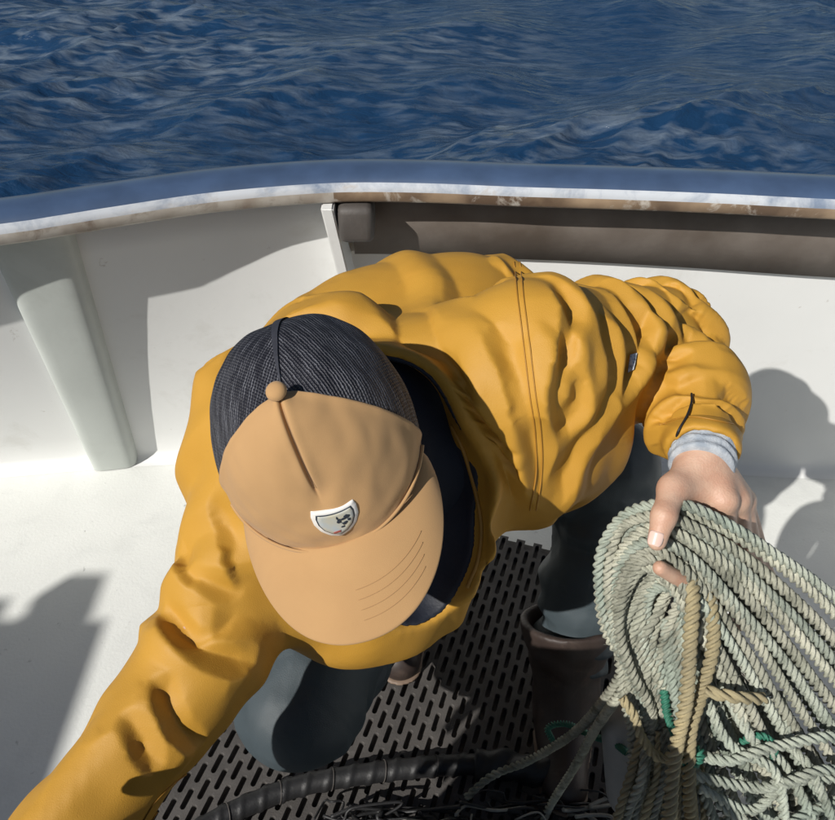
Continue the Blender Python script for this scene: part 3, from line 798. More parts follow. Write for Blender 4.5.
def jacket_arms(p):
    d = chain(p, [SL, EL+A(-.03, -.015, 0)], [.096, .080], .04)
    fl = chain(p, [EL+A(-.014, -.01, .0), P(698, 385, .985), CUFF_L], [.066, .052, .042], .04)
    d = smin(d, fl, .022)
    r = smin(chain(p, [SR, ER], [.082, .061], .04), chain(p, [ER, WR], [.064, .049], .04), .035)
    return np.minimum(d, r)
def jacket_solid(p): return smin(jacket_torso(p), jacket_arms(p), .05)
collar_pts = [P(212, 420, .88), P(222, 352, .93), P(275, 306, .96), P(345, 314, .95), P(405, 352, .92), P(452, 420, .90), P(480, 490, .885), P(482, 552, .885), P(464, 592, .90)]
collar_r = [.02, .026, .028, .028, .025, .022, .018, .014, .012]
def carve_f(p):
    d = chain(p, [P(305, 415, .88), P(385, 425, .885), P(432, 495, .865), P(438, 555, .862), P(428, 598, .87)], [.085, .066, .060, .056, .048], .03)
    return d
def jacket_f(p):
    d0 = jacket_solid(p); dT = jacket_torso(p); dA = jacket_arms(p)
    pl = (p-hem_pts[0].astype(np.float32))@hem_n.astype(np.float32)
    dT = smin(dT, chain(p, collar_pts, collar_r, .02), .03)
    dT = smax(dT, pl-1.2*np.clip(p[:, 0]-.07, 0, 1), .008)
    d = smin(dT, dA, .05)
    d = smax(d, -carve_f(p), .012)
    d = np.where((dA > .03) & (p[:, 0] < .02), np.maximum(d, -np.maximum(jacket_torso(p)+.014, -(pl+.05))), d)
    # open cuffs
    for W, D in ((CUFF_L, unit(CUFF_L-P(705, 385, .985))), (WR, rdir)):
        c = (p-W.astype(np.float32))@D.astype(np.float32); nearw = np.linalg.norm(p-W.astype(np.float32), axis=1) < .085
        d = np.where(nearw, smax(d, c, .006), d)
        d = np.where(nearw, np.maximum(d, -np.maximum(d0+.010, -(c+.05))), d)
    return d
def jacket_inner(p):
    d = jacket_solid(p)+.026
    d = np.minimum(d, chain(p, [EL+A(-.025, -.015, 0), P(703, 440, .925)], [.034, .029]))
    return np.minimum(d, chain(p, [SR, ER, WR], [.05, .038, .032]))
JLO, JHI = A(-.58, .18, .42), A(.52, 1.32, 1.14)
JV, JF = mesh_sdf(jacket_f, JLO, JHI, .0052)
gi = Grid(jacket_inner, JLO-.05, JHI+.05, .011); go = Grid(jacket_solid, JLO-.05, JHI+.05, .011)
cv = carve_f(JV.astype(np.float32)); so = jacket_solid(JV.astype(np.float32))
plv = (JV-hem_pts[0])@hem_n
collar_d = chain(JV.astype(np.float32), collar_pts, collar_r, .02)
free = np.clip((cv-.012)/.03, 0, 1)*np.clip((so+.012)/.006, 0, 1)
free *= np.clip((collar_d+.002)/.02, .25, 1)
free *= np.clip((np.linalg.norm(JV-CUFF_L, axis=1)-.042)/.03, 0, 1)
SEG = [(SL, EL), (EL, CUFF_L), (SR, ER), (ER, WR), (A(-.05, .775, .835), A(.02, 1.06, .60))]
TORSO_AX = unit(A(.86, .45, .10))
def axisf(p):
    ds = np.stack([cone(p.astype(np.float32), a, b, 0, 0) for a, b in SEG], 1); ds[:, 4] -= .06
    k = ds.argmin(1); D = np.array([unit(b-a) for a, b in SEG]); D[4] = TORSO_AX; D[2] = unit(D[2]+.5*A(1, 0, .2)); D[3] = unit(D[3]+.55*A(1, .2, 0)); ax = D[k]
    loc = np.array([.80, 1.1, .46, .42, .36])[k]
    # fabric gathers in the crook of each elbow
    for e, s in ((EL, 1.0), (ER, .5)): loc = loc+s*np.exp(-(np.linalg.norm(p-e, axis=1)/.11)**2)
    loc = loc*np.clip((np.linalg.norm(p-CUFF_L, axis=1)-.035)/.04, 0, 1)
    return ax, loc
JW = drape(JV, JF, gi, go, free, 92, axisf, .17, .0, grav=.0003, bend=.9, gap=.001, out_lim=.018, noise=.012, nf=17)
# folds that the sleeve and shoulder seams set: asymmetric ridge and crease along a line on the cloth
EYE = Vector((0, 0, CAM_H))
def hits(bvh, pts, off=0.):
    out = []
    for x, y in pts:
        d = Vector(P(x, y, 1.0))-EYE; h, n, _, _ = bvh.ray_cast(EYE, d.normalized())
        if h is not None:
            if n.dot(d) > 0: n = -n
            out.append(np.array(h+n*off))
    return out
def fold(V, F, pts, w, amp):
    bvh = BVHTree.FromPolygons([tuple(v) for v in V], [tuple(f) for f in F]); L = hits(bvh, pts)
    if len(L) < 2: return V
    C, s = catmull(L, .004); N = normals(V, F)
    box = (V > C.min(0)-4*w).all(1) & (V < C.max(0)+4*w).all(1); ix = np.where(box)[0]
    D = np.linalg.norm(V[ix][:, None]-C[None], axis=2); k = D.argmin(1); dist = D.min(1)
    T = np.gradient(C, axis=0); T /= np.linalg.norm(T, axis=1)[:, None]
    side = np.einsum('ij,ij->i', np.cross(T[k], N[ix]), V[ix]-C[k])
    sgn = np.sign(side)*dist; t = k/(len(C)-1.0); tap = np.clip(np.minimum(t, 1-t)*5, 0, 1)**.7
    f = np.exp(-(np.clip(sgn-.25*w, 0, 9)/(1.5*w))**2)*(sgn > .25*w)+np.exp(-(np.clip(.25*w-sgn, 0, 9)/(.42*w))**2)*(sgn <= .25*w)-.95*np.exp(-((sgn+.75*w)/(.6*w))**2)
    near = np.exp(-np.clip(dist-np.abs(side)-.4*w, 0, 1)**2/(w*w*.3))
    V = V.copy(); V[ix] += N[ix]*(amp*f*tap*near*free[ix])[:, None]; return V
FOLDS = [([(545, 285), (562, 315), (556, 350), (548, 400), (556, 440)], .017, .007), ([(640, 268), (650, 310), (642, 360), (622, 405)], .017, -.008),
         ([(480, 330), (505, 380), (520, 440), (530, 500)], .020, .006), ([(158, 616), (180, 648), (212, 668), (252, 672)], .017, .011), ([(148, 680), (160, 716), (176, 742), (196, 752)], .015, .009), ([(178, 556), (205, 592), (236, 606)], .016, .006),
         ([(118, 716), (130, 750), (150, 778)], .015, .006), ([(205, 500), (222, 540), (240, 590)], .016, .005)]
for pts, w, amp in FOLDS: JW = fold(JW, JF, pts, w*1.1, amp*.85)
JW = JW+.5*free[:, None]*(smooth_mesh(JW, JF, 1, .5)-JW)
side_w = .85+.85*np.clip((JV[:, 0]+.12)/.12, 0, 1)
JW = JW+(side_w*free)[:, None]*(JW-smooth_mesh(JW, JF, 10, .5))
JW = crispen(JW, JF, free)
jme = mesh_np('jacket', JW, JF)
jacket = link_obj('jacket', jme, M['yellow']); adopt(jacket, person)
ss = jacket.modifiers.new('sub', 'SUBSURF'); ss.levels = 1; ss.render_levels = 1

def jsub(o): o.parent = jacket; return o
JB = BVHTree.FromPolygons([tuple(v) for v in JW], [tuple(f) for f in JF])
for pts in ([(514, 262), (518, 300), (524, 345), (530, 395), (535, 430), (536, 470), (530, 510)], [(520, 262), (524, 300), (530, 345), (536, 395), (541, 430), (542, 470), (536, 510)],
            [(660, 425), (690, 417), (733, 424)],
            [(138, 830), (152, 806), (168, 788), (186, 774)], [(144, 834), (158, 810), (174, 793), (190, 780)]):
    C, _ = catmull(np.array([(x, y, 0) for x, y in pts]), 5.)
    h_ = hits(JB, C[:, :2], .0007)
    if len(h_) > 2: jsub(tube('seam', h_, .0008, M['seam'], None, .004, 6))
zp = catmull(np.array([(x, y, 0) for x, y in [(452, 425), (466, 455), (481, 515), (480, 555), (468, 588)]]), 6.)[0]
zp = hits(JB, zp[:, :2], .0015)
if len(zp) > 3: jsub(tube('zip_edge', zp, .0026, M['seam'], None, .004, 8))
jsub(tube('drawcord', hits(JB, [(691, 396), (692, 404), (688, 418), (679, 432), (673, 446)], .0030), .0014, M['black'], None, .003, 6))
tg = hits(JB, [(629, 355), (636, 353), (634, 371), (628, 373)], .002)
if len(tg) == 4:
    q = link_obj('fabric_tag', pymesh('fabric_tag', tg, [(0, 1, 2, 3)]), M['tag'], smooth=False); q.modifiers.new('s', 'SOLIDIFY').thickness = .0015; jsub(q)
# dark lining inside the open front
def lining_f(p):
    return smax(np.abs(carve_f(p)-.001)-.0035, smax(jacket_solid(p)+.004, -chain(p, collar_pts, [r-.006 for r in collar_r], .02), .004), .004)
lv = mesh_sdf(lining_f, A(-.3, .45, .6), A(.25, .9, 1.1), .0038)
jsub(link_obj('lining', mesh_np('lining', smooth_mesh(*lv, 2), lv[1]), M['lining']))
# ---- shirt under the open jacket
def shirt_f(p):
    d = ell(p, A(-.01, .745, .80), (.14, .12, .12))
    d = smin(d, cone(p, NB+A(0, .0, -.02), HC-HUP*.065-HF*.02, .078, .066), .03)
    return smin(d, jacket_torso(p)+.050, .02)
sv = mesh_sdf(shirt_f, JLO, JHI, .009)
adopt(link_obj('shirt', mesh_np('shirt', smooth_mesh(*sv, 2), sv[1]), M['shirt']), person)
# knitted cuff showing at the left wrist
def cuff_f(p):
    a, b = P(704, 446, .915), P(701, 468, .891); d = cone(p, a, b, .0345, .0365)
    D = unit(b-a).astype(np.float32); c = (p-b.astype(np.float32))@D
    d = d+.0022*np.sin(c*520+2.5*vnoise(p, 60, 8))*np.clip(-c/.01, 0, 1)
    d = smax(d, c, .006); return np.maximum(d, -np.maximum(d+.008, -(c+.02)))
lo, hi = bounds([P(704, 436, .925), P(701, 466, .893)], .06)
fv = mesh_sdf(cuff_f, lo, hi, .0026)
adopt(link_obj('sleeve_cuff', mesh_np('sleeve_cuff', smooth_mesh(*fv, 1), fv[1]), M['cuff']), person)

# ---- trousers
def trouser_solid(p):
    d = chain(p, [HL, KL], [.115, .090], .04)
    d = smin(d, chain(p, [KL, AL*.84+KL*.16], [.088, .066], .04), .02)
    d = smin(d, chain(p, [HR, KR], [.115, .094], .04), .04)
    d = smin(d, chain(p, [KR, AR*.8+KR*.2], [.088, .07], .04), .02)
    return smin(d, ell(p, PV, (.17, .15, .13)), .05)
TLO, THI = A(-.36, .45, .03), A(.52, 1.3, .74)
TV, TF = mesh_sdf(trouser_solid, TLO, THI, .008)
ti = Grid(lambda p: trouser_solid(p)+.02, TLO-.04, THI+.04, .012); to = Grid(trouser_solid, TLO-.04, THI+.04, .012)
def taxis(p):
    S = [(HL, KL), (KL, AL), (HR, KR), (KR, AR)]; ds = np.stack([cone(p.astype(np.float32), a, b, 0, 0) for a, b in S], 1)
    D = np.array([unit(b-a) for a, b in S]); k = ds.argmin(1)
    return D[k], np.array([.8, 1., .5, .8])[k]
TW = drape(TV, TF, ti, to, np.ones(len(TV)), 45, taxis, .2, .0, grav=.0002, bend=.8, gap=.001, out_lim=.014, noise=.009, nf=15)
TW = crispen(TW+.8*(TW-smooth_mesh(TW, TF, 7, .5)), TF, np.ones(len(TW)), 16, 8)
trs = link_obj('trousers', mesh_np('trousers', TW, TF), M['trousers']); adopt(trs, person)
trs.modifiers.new('sub', 'SUBSURF').render_levels = 1

# ---- boots
def make_boot(ankle, toe_dir, knee, topz, flare, lean, name):
    td = unit(A(toe_dir[0], toe_dir[1], 0)); base = A(ankle[0], ankle[1], 0)
    tp = ankle+(knee-ankle)*((topz-ankle[2])/(knee[2]-ankle[2]))+lean
    def f(p):
        d = chain(p, [base-td*.035+A(0, 0, .055), base+td*.06+A(0, 0, .050), base+td*.155+A(0, 0, .042)], [.048, .046, .042], .03)
        d = smin(d, chain(p, [base+A(0, 0, .06), ankle, tp], [.052, .056, flare], .03), .04)
        d = smax(d, -(p[:, 2]-.022), .004)
        ax = unit(tp-ankle).astype(np.float32); c = (p-tp.astype(np.float32))@ax
        d = smax(d, c, .005)
        inner = chain(p, [ankle, tp+ax*.03], [.044, flare-.009], .03)
        return smax(d, -inner, .004)
    lo = np.minimum(base, tp)-A(.2, .24, .02); hi = np.maximum(base, tp)+A(.2, .22, .05)
    v, q = mesh_sdf(f, lo, hi, .0045)
    v = smooth_mesh(v, q, 2); n = normals(v, q)
    v = v+n*(.0035*vnoise(v*A(1, 1, 2), 17, 9)*np.clip((v[:, 2]-.06)/.05, 0, 1))[:, None]
    b = link_obj(name, mesh_np(name, v, q), M['boot']); adopt(b, person)
    def g(p):
        d = chain(p, [base-td*.037+A(0, 0, .016), base+td*.06+A(0, 0, .016), base+td*.157+A(0, 0, .016)], [.052, .050, .046], .03)
        return smax(smax(d, p[:, 2]-.026, .003), -(p[:, 2]-.020)+.0, .003) if False else smax(smax(d, p[:, 2]-.0275, .003), .0205-p[:, 2], .003)
    v, q = mesh_sdf(g, lo, hi, .004)
    s = link_obj('sole', mesh_np('sole', v, q), M['sole']); s.parent = b
make_boot(AL, (-.12, -1), KL, .235, .088, A(-.022, 0, 0), 'boot')
make_boot(AR, (-.1, -1), KR, .20, .075, A(0, 0, 0), 'boot')

# ------------------------------------------------------------------ cap
cap = bpy.data.objects.new('cap', None); COL.objects.link(cap); cap.empty_display_size = .05
cap.location = tuple(CC); cap.parent = person; cap.matrix_parent_inverse = Matrix.Translation(-Vector(person.location))
def cadopt(o): o.parent = cap; o.matrix_parent_inverse = Matrix.Translation(-Vector(CC)); return o
def crown(ph, th, off=0.):
    """ph: 0 at front, th: 0 top .. pi/2 band ; arrays"""
    ph, th = np.broadcast_arrays(np.asarray(ph, float), np.asarray(th, float))
    fr = .5+.5*np.cos(ph)
    def at(ph, th):
        fr = (.5+.5*np.cos(ph))**2
        st, ct = np.sin(th), np.cos(th)
        sr = np.sign(st)*np.abs(st)**(.94+.06*fr); h = .104+.016*fr
        x = .0955*sr*np.sin(ph); y = np.where(np.cos(ph) > 0, .104, .118)*sr*np.cos(ph)
        z = (1-fr)*h*np.abs(ct)**.92+fr*h*(1-np.abs(st)**1.8)+0*x
        y = y - .010*(1-ct)*0
        bulge = .004*np.sin(2*th)*(1-fr)
        return np.stack([x*(1+bulge*8), y*(1+bulge*8), z], -1)
    p = at(ph, th); e = 1e-3
    a = at(ph+e, np.clip(th, .02, 9)); b = at(ph, np.clip(th, .02, 9)+e); c = at(ph, np.clip(th, .02, 9))
    n = np.cross(b-c, a-c); n /= np.linalg.norm(n, axis=-1)[..., None]+1e-12
    n = np.where((n*p).sum(-1, keepdims=True) < 0, -n, n)
    return p, n
def toworld(L): return CC+L[..., 0:1]*HX+L[..., 1:2]*HF+L[..., 2:3]*HUP
def patch(name, PHI, TH, mat, disp=None, off=0., uv=False, thick=None):
    ph, th = np.meshgrid(PHI, TH, indexing='ij'); p, n = crown(ph, th)
    d = off+(disp(ph, th) if disp is not None else 0)
    L = p+n*(np.broadcast_to(d, ph.shape)[..., None]); V = toworld(L).reshape(-1, 3)
    a, b = len(PHI), len(TH); i = np.arange(a-1)[:, None]*b; j = np.arange(b-1)[None]
    F = np.stack([i+j, i+b+j, i+b+j+1, i+j+1], -1).reshape(-1, 4)
    me = mesh_np(name, V, F); o = link_obj(name, me, mat)
    if uv:
        u = me.uv_layers.new(name='UVMap'); li = np.empty(len(me.loops), np.int32); me.loops.foreach_get('vertex_index', li)
        sd = np.where(ph > math.pi, -1., 1.); am = 1.95+.0*ph
        UV = np.stack([(p[..., 0]*np.sin(am)*sd+p[..., 1]*np.cos(am)-.45*p[..., 2]).ravel(), (p[..., 0]*np.cos(am)*sd-p[..., 1]*np.sin(am)).ravel()], 1)[li]; u.data.foreach_set('uv', UV.astype(np.float32).ravel())
    if thick:
        s = o.modifiers.new('s', 'SOLIDIFY'); s.thickness = thick; s.offset = -1
    return cadopt(o)
SEAM = math.radians(76)
phf = np.unique(np.concatenate([np.linspace(-SEAM, SEAM, 90), np.linspace(-.12, .12, 61)]))
thf = np.linspace(.004, math.pi/2, 80)
def front_disp(ph, th):
    arc = np.sin(th)*.1
    w = ph*arc
    on = 1/(1+np.exp((th-.74)/.03))
    groove = -.0042*np.exp(-(w/.0016)**2)*on + .0006*np.exp(-((np.abs(w)-.005)/.004)**2)*on
    pk = -.0030*np.exp(-(w/.010)**2-((th-.79)/.09)**2)
    pil = .0015*np.exp(-((SEAM-np.abs(ph))*arc/.004)**2)
    P3 = np.stack([w.ravel(), th.ravel()*.1, 0*w.ravel()], 1)
    wob = .0014*vnoise(P3, 28, 3).reshape(ph.shape)+.0008*vnoise(P3, 70, 4).reshape(ph.shape)
    return groove+pk+pil+wob
patch('front_panel', phf, thf, M['cap_tan'], front_disp, .0012, thick=.0022)
def back_disp(ph, th):
    P3 = np.stack([np.sin(ph).ravel()*.1*np.sin(th).ravel(), np.cos(ph).ravel()*.1*np.sin(th).ravel(), th.ravel()*.05], 1)
    return .0035*vnoise(P3, 22, 6).reshape(ph.shape)+.0012*vnoise(P3, 60, 7).reshape(ph.shape)
phb = np.linspace(SEAM, 2*math.pi-SEAM, 130)
patch('mesh_back', phb, np.linspace(.004, math.pi/2, 60), M['cap_mesh'], back_disp, 0., uv=True, thick=.002)
patch('back_seam_tape', np.linspace(math.pi-.05, math.pi+.05, 5), np.linspace(.10, math.pi/2, 50), M['tape'], lambda a, b: back_disp(a, b)+.0016, .0)
patch('centre_dart', np.linspace(-.010, .010, 3), np.linspace(.16, .73, 40), M['crease'], lambda a, b: -.0012+0*a, 0.)  # dark strip set in the groove of the centre dart
# button
bt = hp(0, 0, 0)
pb, nb_ = crown(np.array(0.), np.array(.03)); bc = toworld(pb)+HUP*.002
V, F = [], []
for i in range(9):
    a = i/8*math.pi/2
    for j in range(20):
        t = j/20*2*math.pi; V.append(bc+(HX*math.cos(t)+HF*math.sin(t))*.0088*math.cos(a)**.8+HUP*.0065*math.sin(a))
for i in range(8):
    for j in range(20): F.append((i*20+j, i*20+(j+1) % 20, (i+1)*20+(j+1) % 20, (i+1)*20+j))
cadopt(link_obj('button', pymesh('button', V, F), M['cap_tan']))
# visor
def visor():
    nu, nv = 70, 26; V = []
    PM = math.radians(70)
    def surf(u, v, dz=0.):
        ph = u*PM; p, n = crown(np.array(ph), np.array(math.pi/2))
        ext = .086*(max(0, 1-abs(u)**2.6))**.62
        d = np.array([math.sin(ph)*.10, math.cos(ph), 0])*1.0; d = d/np.linalg.norm(d)
        q = p+np.array([d[0]*ext*v, d[1]*ext*v, 0])
        q[0] *= 1+.03*v
        z = .0045-.020*(q[0]/.09)**2-.012*v*v*(1-.4*abs(u))-.004*v
        return np.array([q[0], q[1]-.001, z+dz+.0012*math.sin(q[0]*60)*v])
    top = [surf(-1+2*i/(nu-1), j/(nv-1)) for i in range(nu) for j in range(nv)]
    L = np.array(top); Lb = L-A(0, 0, .0038)
    ii = np.arange(nu-1)[:, None]*nv; jj = np.arange(nv-1)[None]
    F = np.stack([ii+jj, ii+nv+jj, ii+nv+jj+1, ii+jj+1], -1).reshape(-1, 4)
    me = mesh_np('visor', toworld(L), F); o = link_obj('visor', me, M['cap_tan']); cadopt(o)
    s = o.modifiers.new('s', 'SOLIDIFY'); s.thickness = .004; s.offset = -1; s.use_rim = True
    bv = o.modifiers.new('sub', 'SUBSURF'); bv.levels = 1; bv.render_levels = 1
    # stitched arcs
    for vv in (.50, .60, .70, .80):
        pts = [toworld(surf(u, vv, .0003)) for u in np.linspace(-.62+.25*(vv-.5), -.02, 26)]
        cadopt(tube('stitch_line', pts, .00026, M['thread'], None, .002, 5))
    # sandwich seam where the visor meets the crown
    pts = []
    for ph in np.linspace(-PM, PM, 60):
        p, n = crown(np.array(ph), np.array(math.pi/2-.02)); pts.append(toworld(p+n*.0028))
    cadopt(tube('visor_seam', pts, .0016, M['cap_tan'], None, .003, 6))
visor()
# badge: shield with dark line, pale field and small printed marks, laid on the curved panel
BX = -1.0 if (HX @ R_) < 0 else 1.0
print('BX', BX)
def on_panel(xy, off):
    """xy metres on the panel: x to the right of the picture side, y up towards the button"""
    xy = np.asarray(xy, float); th0, ph0 = 1.05, .07*BX
    cr, sr = math.cos(.12), math.sin(.12)
    x = xy[:, 0]*cr-xy[:, 1]*sr; y = xy[:, 0]*sr+xy[:, 1]*cr
    th = th0-y/.11; ph = ph0+x/.083
    p, n = crown(ph, th); return toworld(p+n*off)
def shield(s):
    half = [(0, .0140), (.010, .0142), (.0192, .0148), (.0203, .010), (.0190, .002), (.0145, -.0065), (.0075, -.0135), (0, -.0175)]
    pts = half+[(-x, y) for x, y in half[-2:0:-1]]
    q = pts+[pts[0]]; C = np.array([np.array(q[i])*(1-t)+np.array(q[i+1])*t for i in range(len(pts)) for t in np.linspace(0, 1, 4, endpoint=False)]); cen = A(0, -.001); return (C-cen)*s+cen
def badge_piece(name, poly, off, th, mat):
    poly = np.asarray(poly)*A(BX, 1); n = len(poly); cen = poly.mean(0)
    k = 5; rings = [cen+(poly-cen)*f for f in (1.0, .97, .75, .5, .25)]
    offs = [off, off+th, off+th, off+th, off+th]
    V = np.vstack([on_panel(r, o) for r, o in zip(rings, offs)]+[on_panel(cen[None], off+th)])
    F = []
    for i in range(4):
        for j in range(n): F.append((i*n+j, i*n+(j+1) % n, (i+1)*n+(j+1) % n, (i+1)*n+j))
    for j in range(n): F.append((4*n+j, 4*n+(j+1) % n, 5*n))
    me = pymesh(name, V, F); bm = bmesh.new(); bm.from_mesh(me); bmesh.ops.recalc_face_normals(bm, faces=bm.faces[:]); bm.to_mesh(me); bm.free()
    return cadopt(link_obj(name, me, mat))
badge_piece('badge_border', shield(1.06), .0005, .0030, M['badge_white'])
badge_piece('badge_outline', shield(.86), .0030, .0009, M['badge_dark'])
badge_piece('badge_field', shield(.79), .0033, .0010, M['badge_field'])
rg = random.Random(3)
def blob(cx, cy, rx_, ry_, n=9):
    return [(cx+rx_*math.cos(2*math.pi*k/n)*rg.uniform(.55, 1.2), cy+ry_*math.sin(2*math.pi*k/n)*rg.uniform(.55, 1.2)) for k in range(n)]
for (cx, cy, a, b) in ((.002, .003, .0022, .0035), (.0055, .004, .004, .0012), (.009, .0055, .003, .0022), (.006, -.001, .0028, .0018), (.0105, .001, .0016, .0024), (.001, .0065, .001, .0016), (.0035, -.0045, .002, .0013)):
    badge_piece('badge_mark', blob(cx, cy, a, b), .0041, .0006, M['badge_dark'])
badge_piece('badge_red_mark', blob(-.002, -.0095, .0045, .0018), .0041, .0006, M['badge_red'])

# ------------------------------------------------------------------ rope coil in the left hand
coil = thing('rope_coil', 'pale green laid rope gathered in a coil held in the left hand', 'rope', tuple(P(690, 545, .87)))
jr = random.Random(5)
def L3(a, b, t): return tuple(np.asarray(a, float)*(1-t)+np.asarray(b, float)*t)
def px(pts, j=0., jd=0.): return [P(x+jr.uniform(-j, j), y+jr.uniform(-j, j), d+jr.uniform(-jd, jd)) for x, y, d in pts]
RR = .0068
NK = 12
for k in range(NK):
    t = k/(NK-1); alt = .010*(k % 2)
    pts = [L3((1040, 960, 1.12), (880, 1010, 1.14), t), L3((960, 735, .95), (805, 862, .95), t), L3((852, 612, .885), (752, 738, .90), t),
           L3((768, 548, .862), (704, 642, .882), t), L3((705, 514, .852+alt), (672, 588, .872+alt), t), L3((662, 506, .866+alt), (646, 566, .878+alt), t),
           L3((622, 516, .89+alt), (630, 590, .90+alt), t), L3((601, 560, .91+alt), (622, 630, .925+alt), t), L3((606, 625, .94+alt), (634, 672, .95+alt), t),
           L3((640, 690, .97+alt), (650, 720, .98), t), L3((660+20*t, 770, 1.02), (640, 790, 1.05), t), L3((640, 860, 1.15), (720, 880, 1.15), t)]
    adopt(rope('strand', px(pts, 2.8, .005), RR*jr.uniform(.94, 1.06), M['rope'] if k % 3 else M['rope_g'], None, phase=jr.uniform(0, 6)), coil)
for k in range(8):                                       # turns lying underneath
    t = k/7
    pts = [L3((1010, 960, 1.15), (850, 1010, 1.16), t), L3((945, 780, .98), (800, 880, .98), t), L3((842, 648, .915), (738, 752, .93), t),
           L3((758, 575, .895), (700, 660, .91), t), L3((700, 542, .885), (676, 596, .895), t), L3((660, 552, .90), (655, 588, .91), t),
           L3((636, 585, .92), (644, 615, .93), t), L3((630, 640, .95), (652, 650, .95), t), L3((655, 700, .98), (672, 700, .97), t), L3((690, 780, 1.02), (720, 790, 1.02), t)]
    adopt(rope('strand', px(pts, 3, .004), RR*jr.uniform(.94, 1.06), M['rope_g'] if k % 2 else M['rope'], None, phase=jr.uniform(0, 6)), coil)
for k in range(9):                                       # lower turns below the hand
    t = k/8
    pts = [L3((704, 610, .925), (664, 620, .94), t), L3((728, 668, .925), (668, 668, .945), t), L3((770, 735, .925), (688, 745, .945), t),
           L3((838, 812, .94), (722, 840, .96), t), L3((900, 900, 1.02), (770, 930, 1.04), t)]
    adopt(rope('strand', px(pts, 2, .004), RR*jr.uniform(.92, 1.06), M['rope_g'] if k % 3 else M['rope'], None, phase=jr.uniform(0, 6)), coil)
for k in range(6):                                       # turns hanging at the shaded inner side
    t = k/5
    pts = [L3((655, 570, .915), (690, 590, .92), t), L3((628, 622, .935), (672, 640, .95), t), L3((618, 680, .965), (662, 700, .975), t),
           L3((634, 745, 1.0), (660, 755, 1.0), t), L3((620, 850, 1.08), (690, 850, 1.08), t)]
    adopt(rope('strand', px(pts, 4, .006), RR*jr.uniform(.92, 1.04), M['rope'], None, phase=jr.uniform(0, 6)), coil)
for k in range(7):                                       # crossing turns at the bottom right
    t = k/6
    pts = [L3((690, 752, .905), (720, 812, .90), t), L3((738, 762, .892), (760, 830, .895), t), L3((790, 750, .888), (805, 812, .888), t), L3((850, 748, .90), (870, 806, .90), t), L3((960, 800, 1.0), (960, 860, 1.0), t)]
    if k % 2: pts = [(690+16*k, 690, .905), (722+14*k, 735, .892), (752+13*k, 782, .888), (790+12*k, 840, .90), (830+12*k, 930, 1.0)]
    adopt(rope('strand', px(pts, 13, .012), RR*jr.uniform(.85, 1.0), M['rope_g'], None, phase=jr.uniform(0, 6)), coil)
for k in range(10):                                      # frayed straw-coloured turns under the coil
    t = k/9
    pts = [L3((640, 735, .985), (690, 725, .97), t), L3((632, 775, .97), (700, 775, .96), t), L3((612, 830, .98), (704, 840, .96), t), L3((600, 920, 1.05), (705, 930, 1.05), t)]
    adopt(rope('strand', px(pts, 3, .006), RR*jr.uniform(.8, 1.0), M['rope_y'] if k % 3 == 0 else M['rope'], None, phase=jr.uniform(0, 6)), coil)
# loose fibres standing off the worn rope
def fibres():
    V, F = [], []; rg2 = np.random.RandomState(4)
    for o in [c for c in coil.children if c.name.startswith('strand')]:
        n = len(o.data.vertices); co = np.empty(n*3, np.float32); no = np.empty(n*3, np.float32)
        o.data.vertices.foreach_get('co', co); o.data.vertices.foreach_get('normal', no); co = co.reshape(-1, 3); no = no.reshape(-1, 3)
        for i in rg2.choice(n, min(n, 46), replace=False):
            d = no[i]+rg2.randn(3)*.7; d /= np.linalg.norm(d); L = rg2.uniform(.003, .010); s1 = np.cross(d, rg2.randn(3)); s1 /= np.linalg.norm(s1); s2 = np.cross(d, s1)
            b = len(V); bend_ = s1*L*rg2.uniform(.1, .5)
            for t, w in ((0, .00028), (.5, .00024), (1, .00008)):
                c = co[i]+d*L*t+bend_*t*t
                for a in (0, 2.09, 4.19): V.append(c+(s1*math.cos(a)+s2*math.sin(a))*w)
            for r in (0, 3):
                for k in range(3): F.append((b+r+k, b+r+(k+1) % 3, b+r+3+(k+1) % 3, b+r+3+k))
    o = link_obj('loose_fibres', mesh_np('loose_fibres', np.array(V), np.array(F)), M['rope']); o['kind'] = 'stuff'; adopt(o, coil)
fibres()
# separate lines
def line(name, label, pts, r, mat, cat='rope', real=False, **kw):
    o = rope(name, pts if real else px(pts), r, mat, None, **kw); return tag(o, label, cat)
line('straw_rope', 'straw coloured rope hanging straight down from under the thumb', [(686, 560, .90), (693, 592, .866), (690, 640, .858), (686, 700, .862), (674, 760, .872), (668, 835, .89), (660, 930, 1.0)], .0085, M['rope_y'])
line('straw_rope', 'straw coloured rope bending behind the straight hanging one', [(700, 566, .905), (710, 600, .876), (713, 645, .872), (702, 690, .876), (690, 735, .882), (690, 800, .90), (700, 920, 1.0)], .0080, M['rope_y'])
line('rope_toggle', 'short straw rope stub lying across the coil', [(706, 691, .866), (722, 695, .858), (742, 698, .858), (764, 699, .872)], .0070, M['rope_y'], lay=.05)
line('straw_rope', 'short straw rope showing through the shaded loops', [(622, 698, .95), (634, 716, .945), (642, 738, .945), (660, 758, .95), (690, 748, .93)], .0062, M['rope_y'])
line('trailing_rope', 'pale rope trailing from the coil to the black hose end', [(664, 600, .93), (640, 640, .945), (612, 690, 1.04), (575, 732, 1.24), (530, 760, 1.38), (492, 776, 1.425), (466, 798, 1.43)], .0074, M['rope'], lay=.04)
line('trailing_rope', 'pale rope dropping from the coil onto the boot', [(650, 640, .95), (622, 690, 1.0), (596, 728, 1.14), (574, 768, 1.27), (550, 806, 1.40), (540, 830, 1.42)], .0070, M['rope'], lay=.04)
def twine(label, pts, r): return tag(rope('green_twine', px(pts), r, M['twine'], None, lay=.016, step=.002, nv=12), label, 'twine')
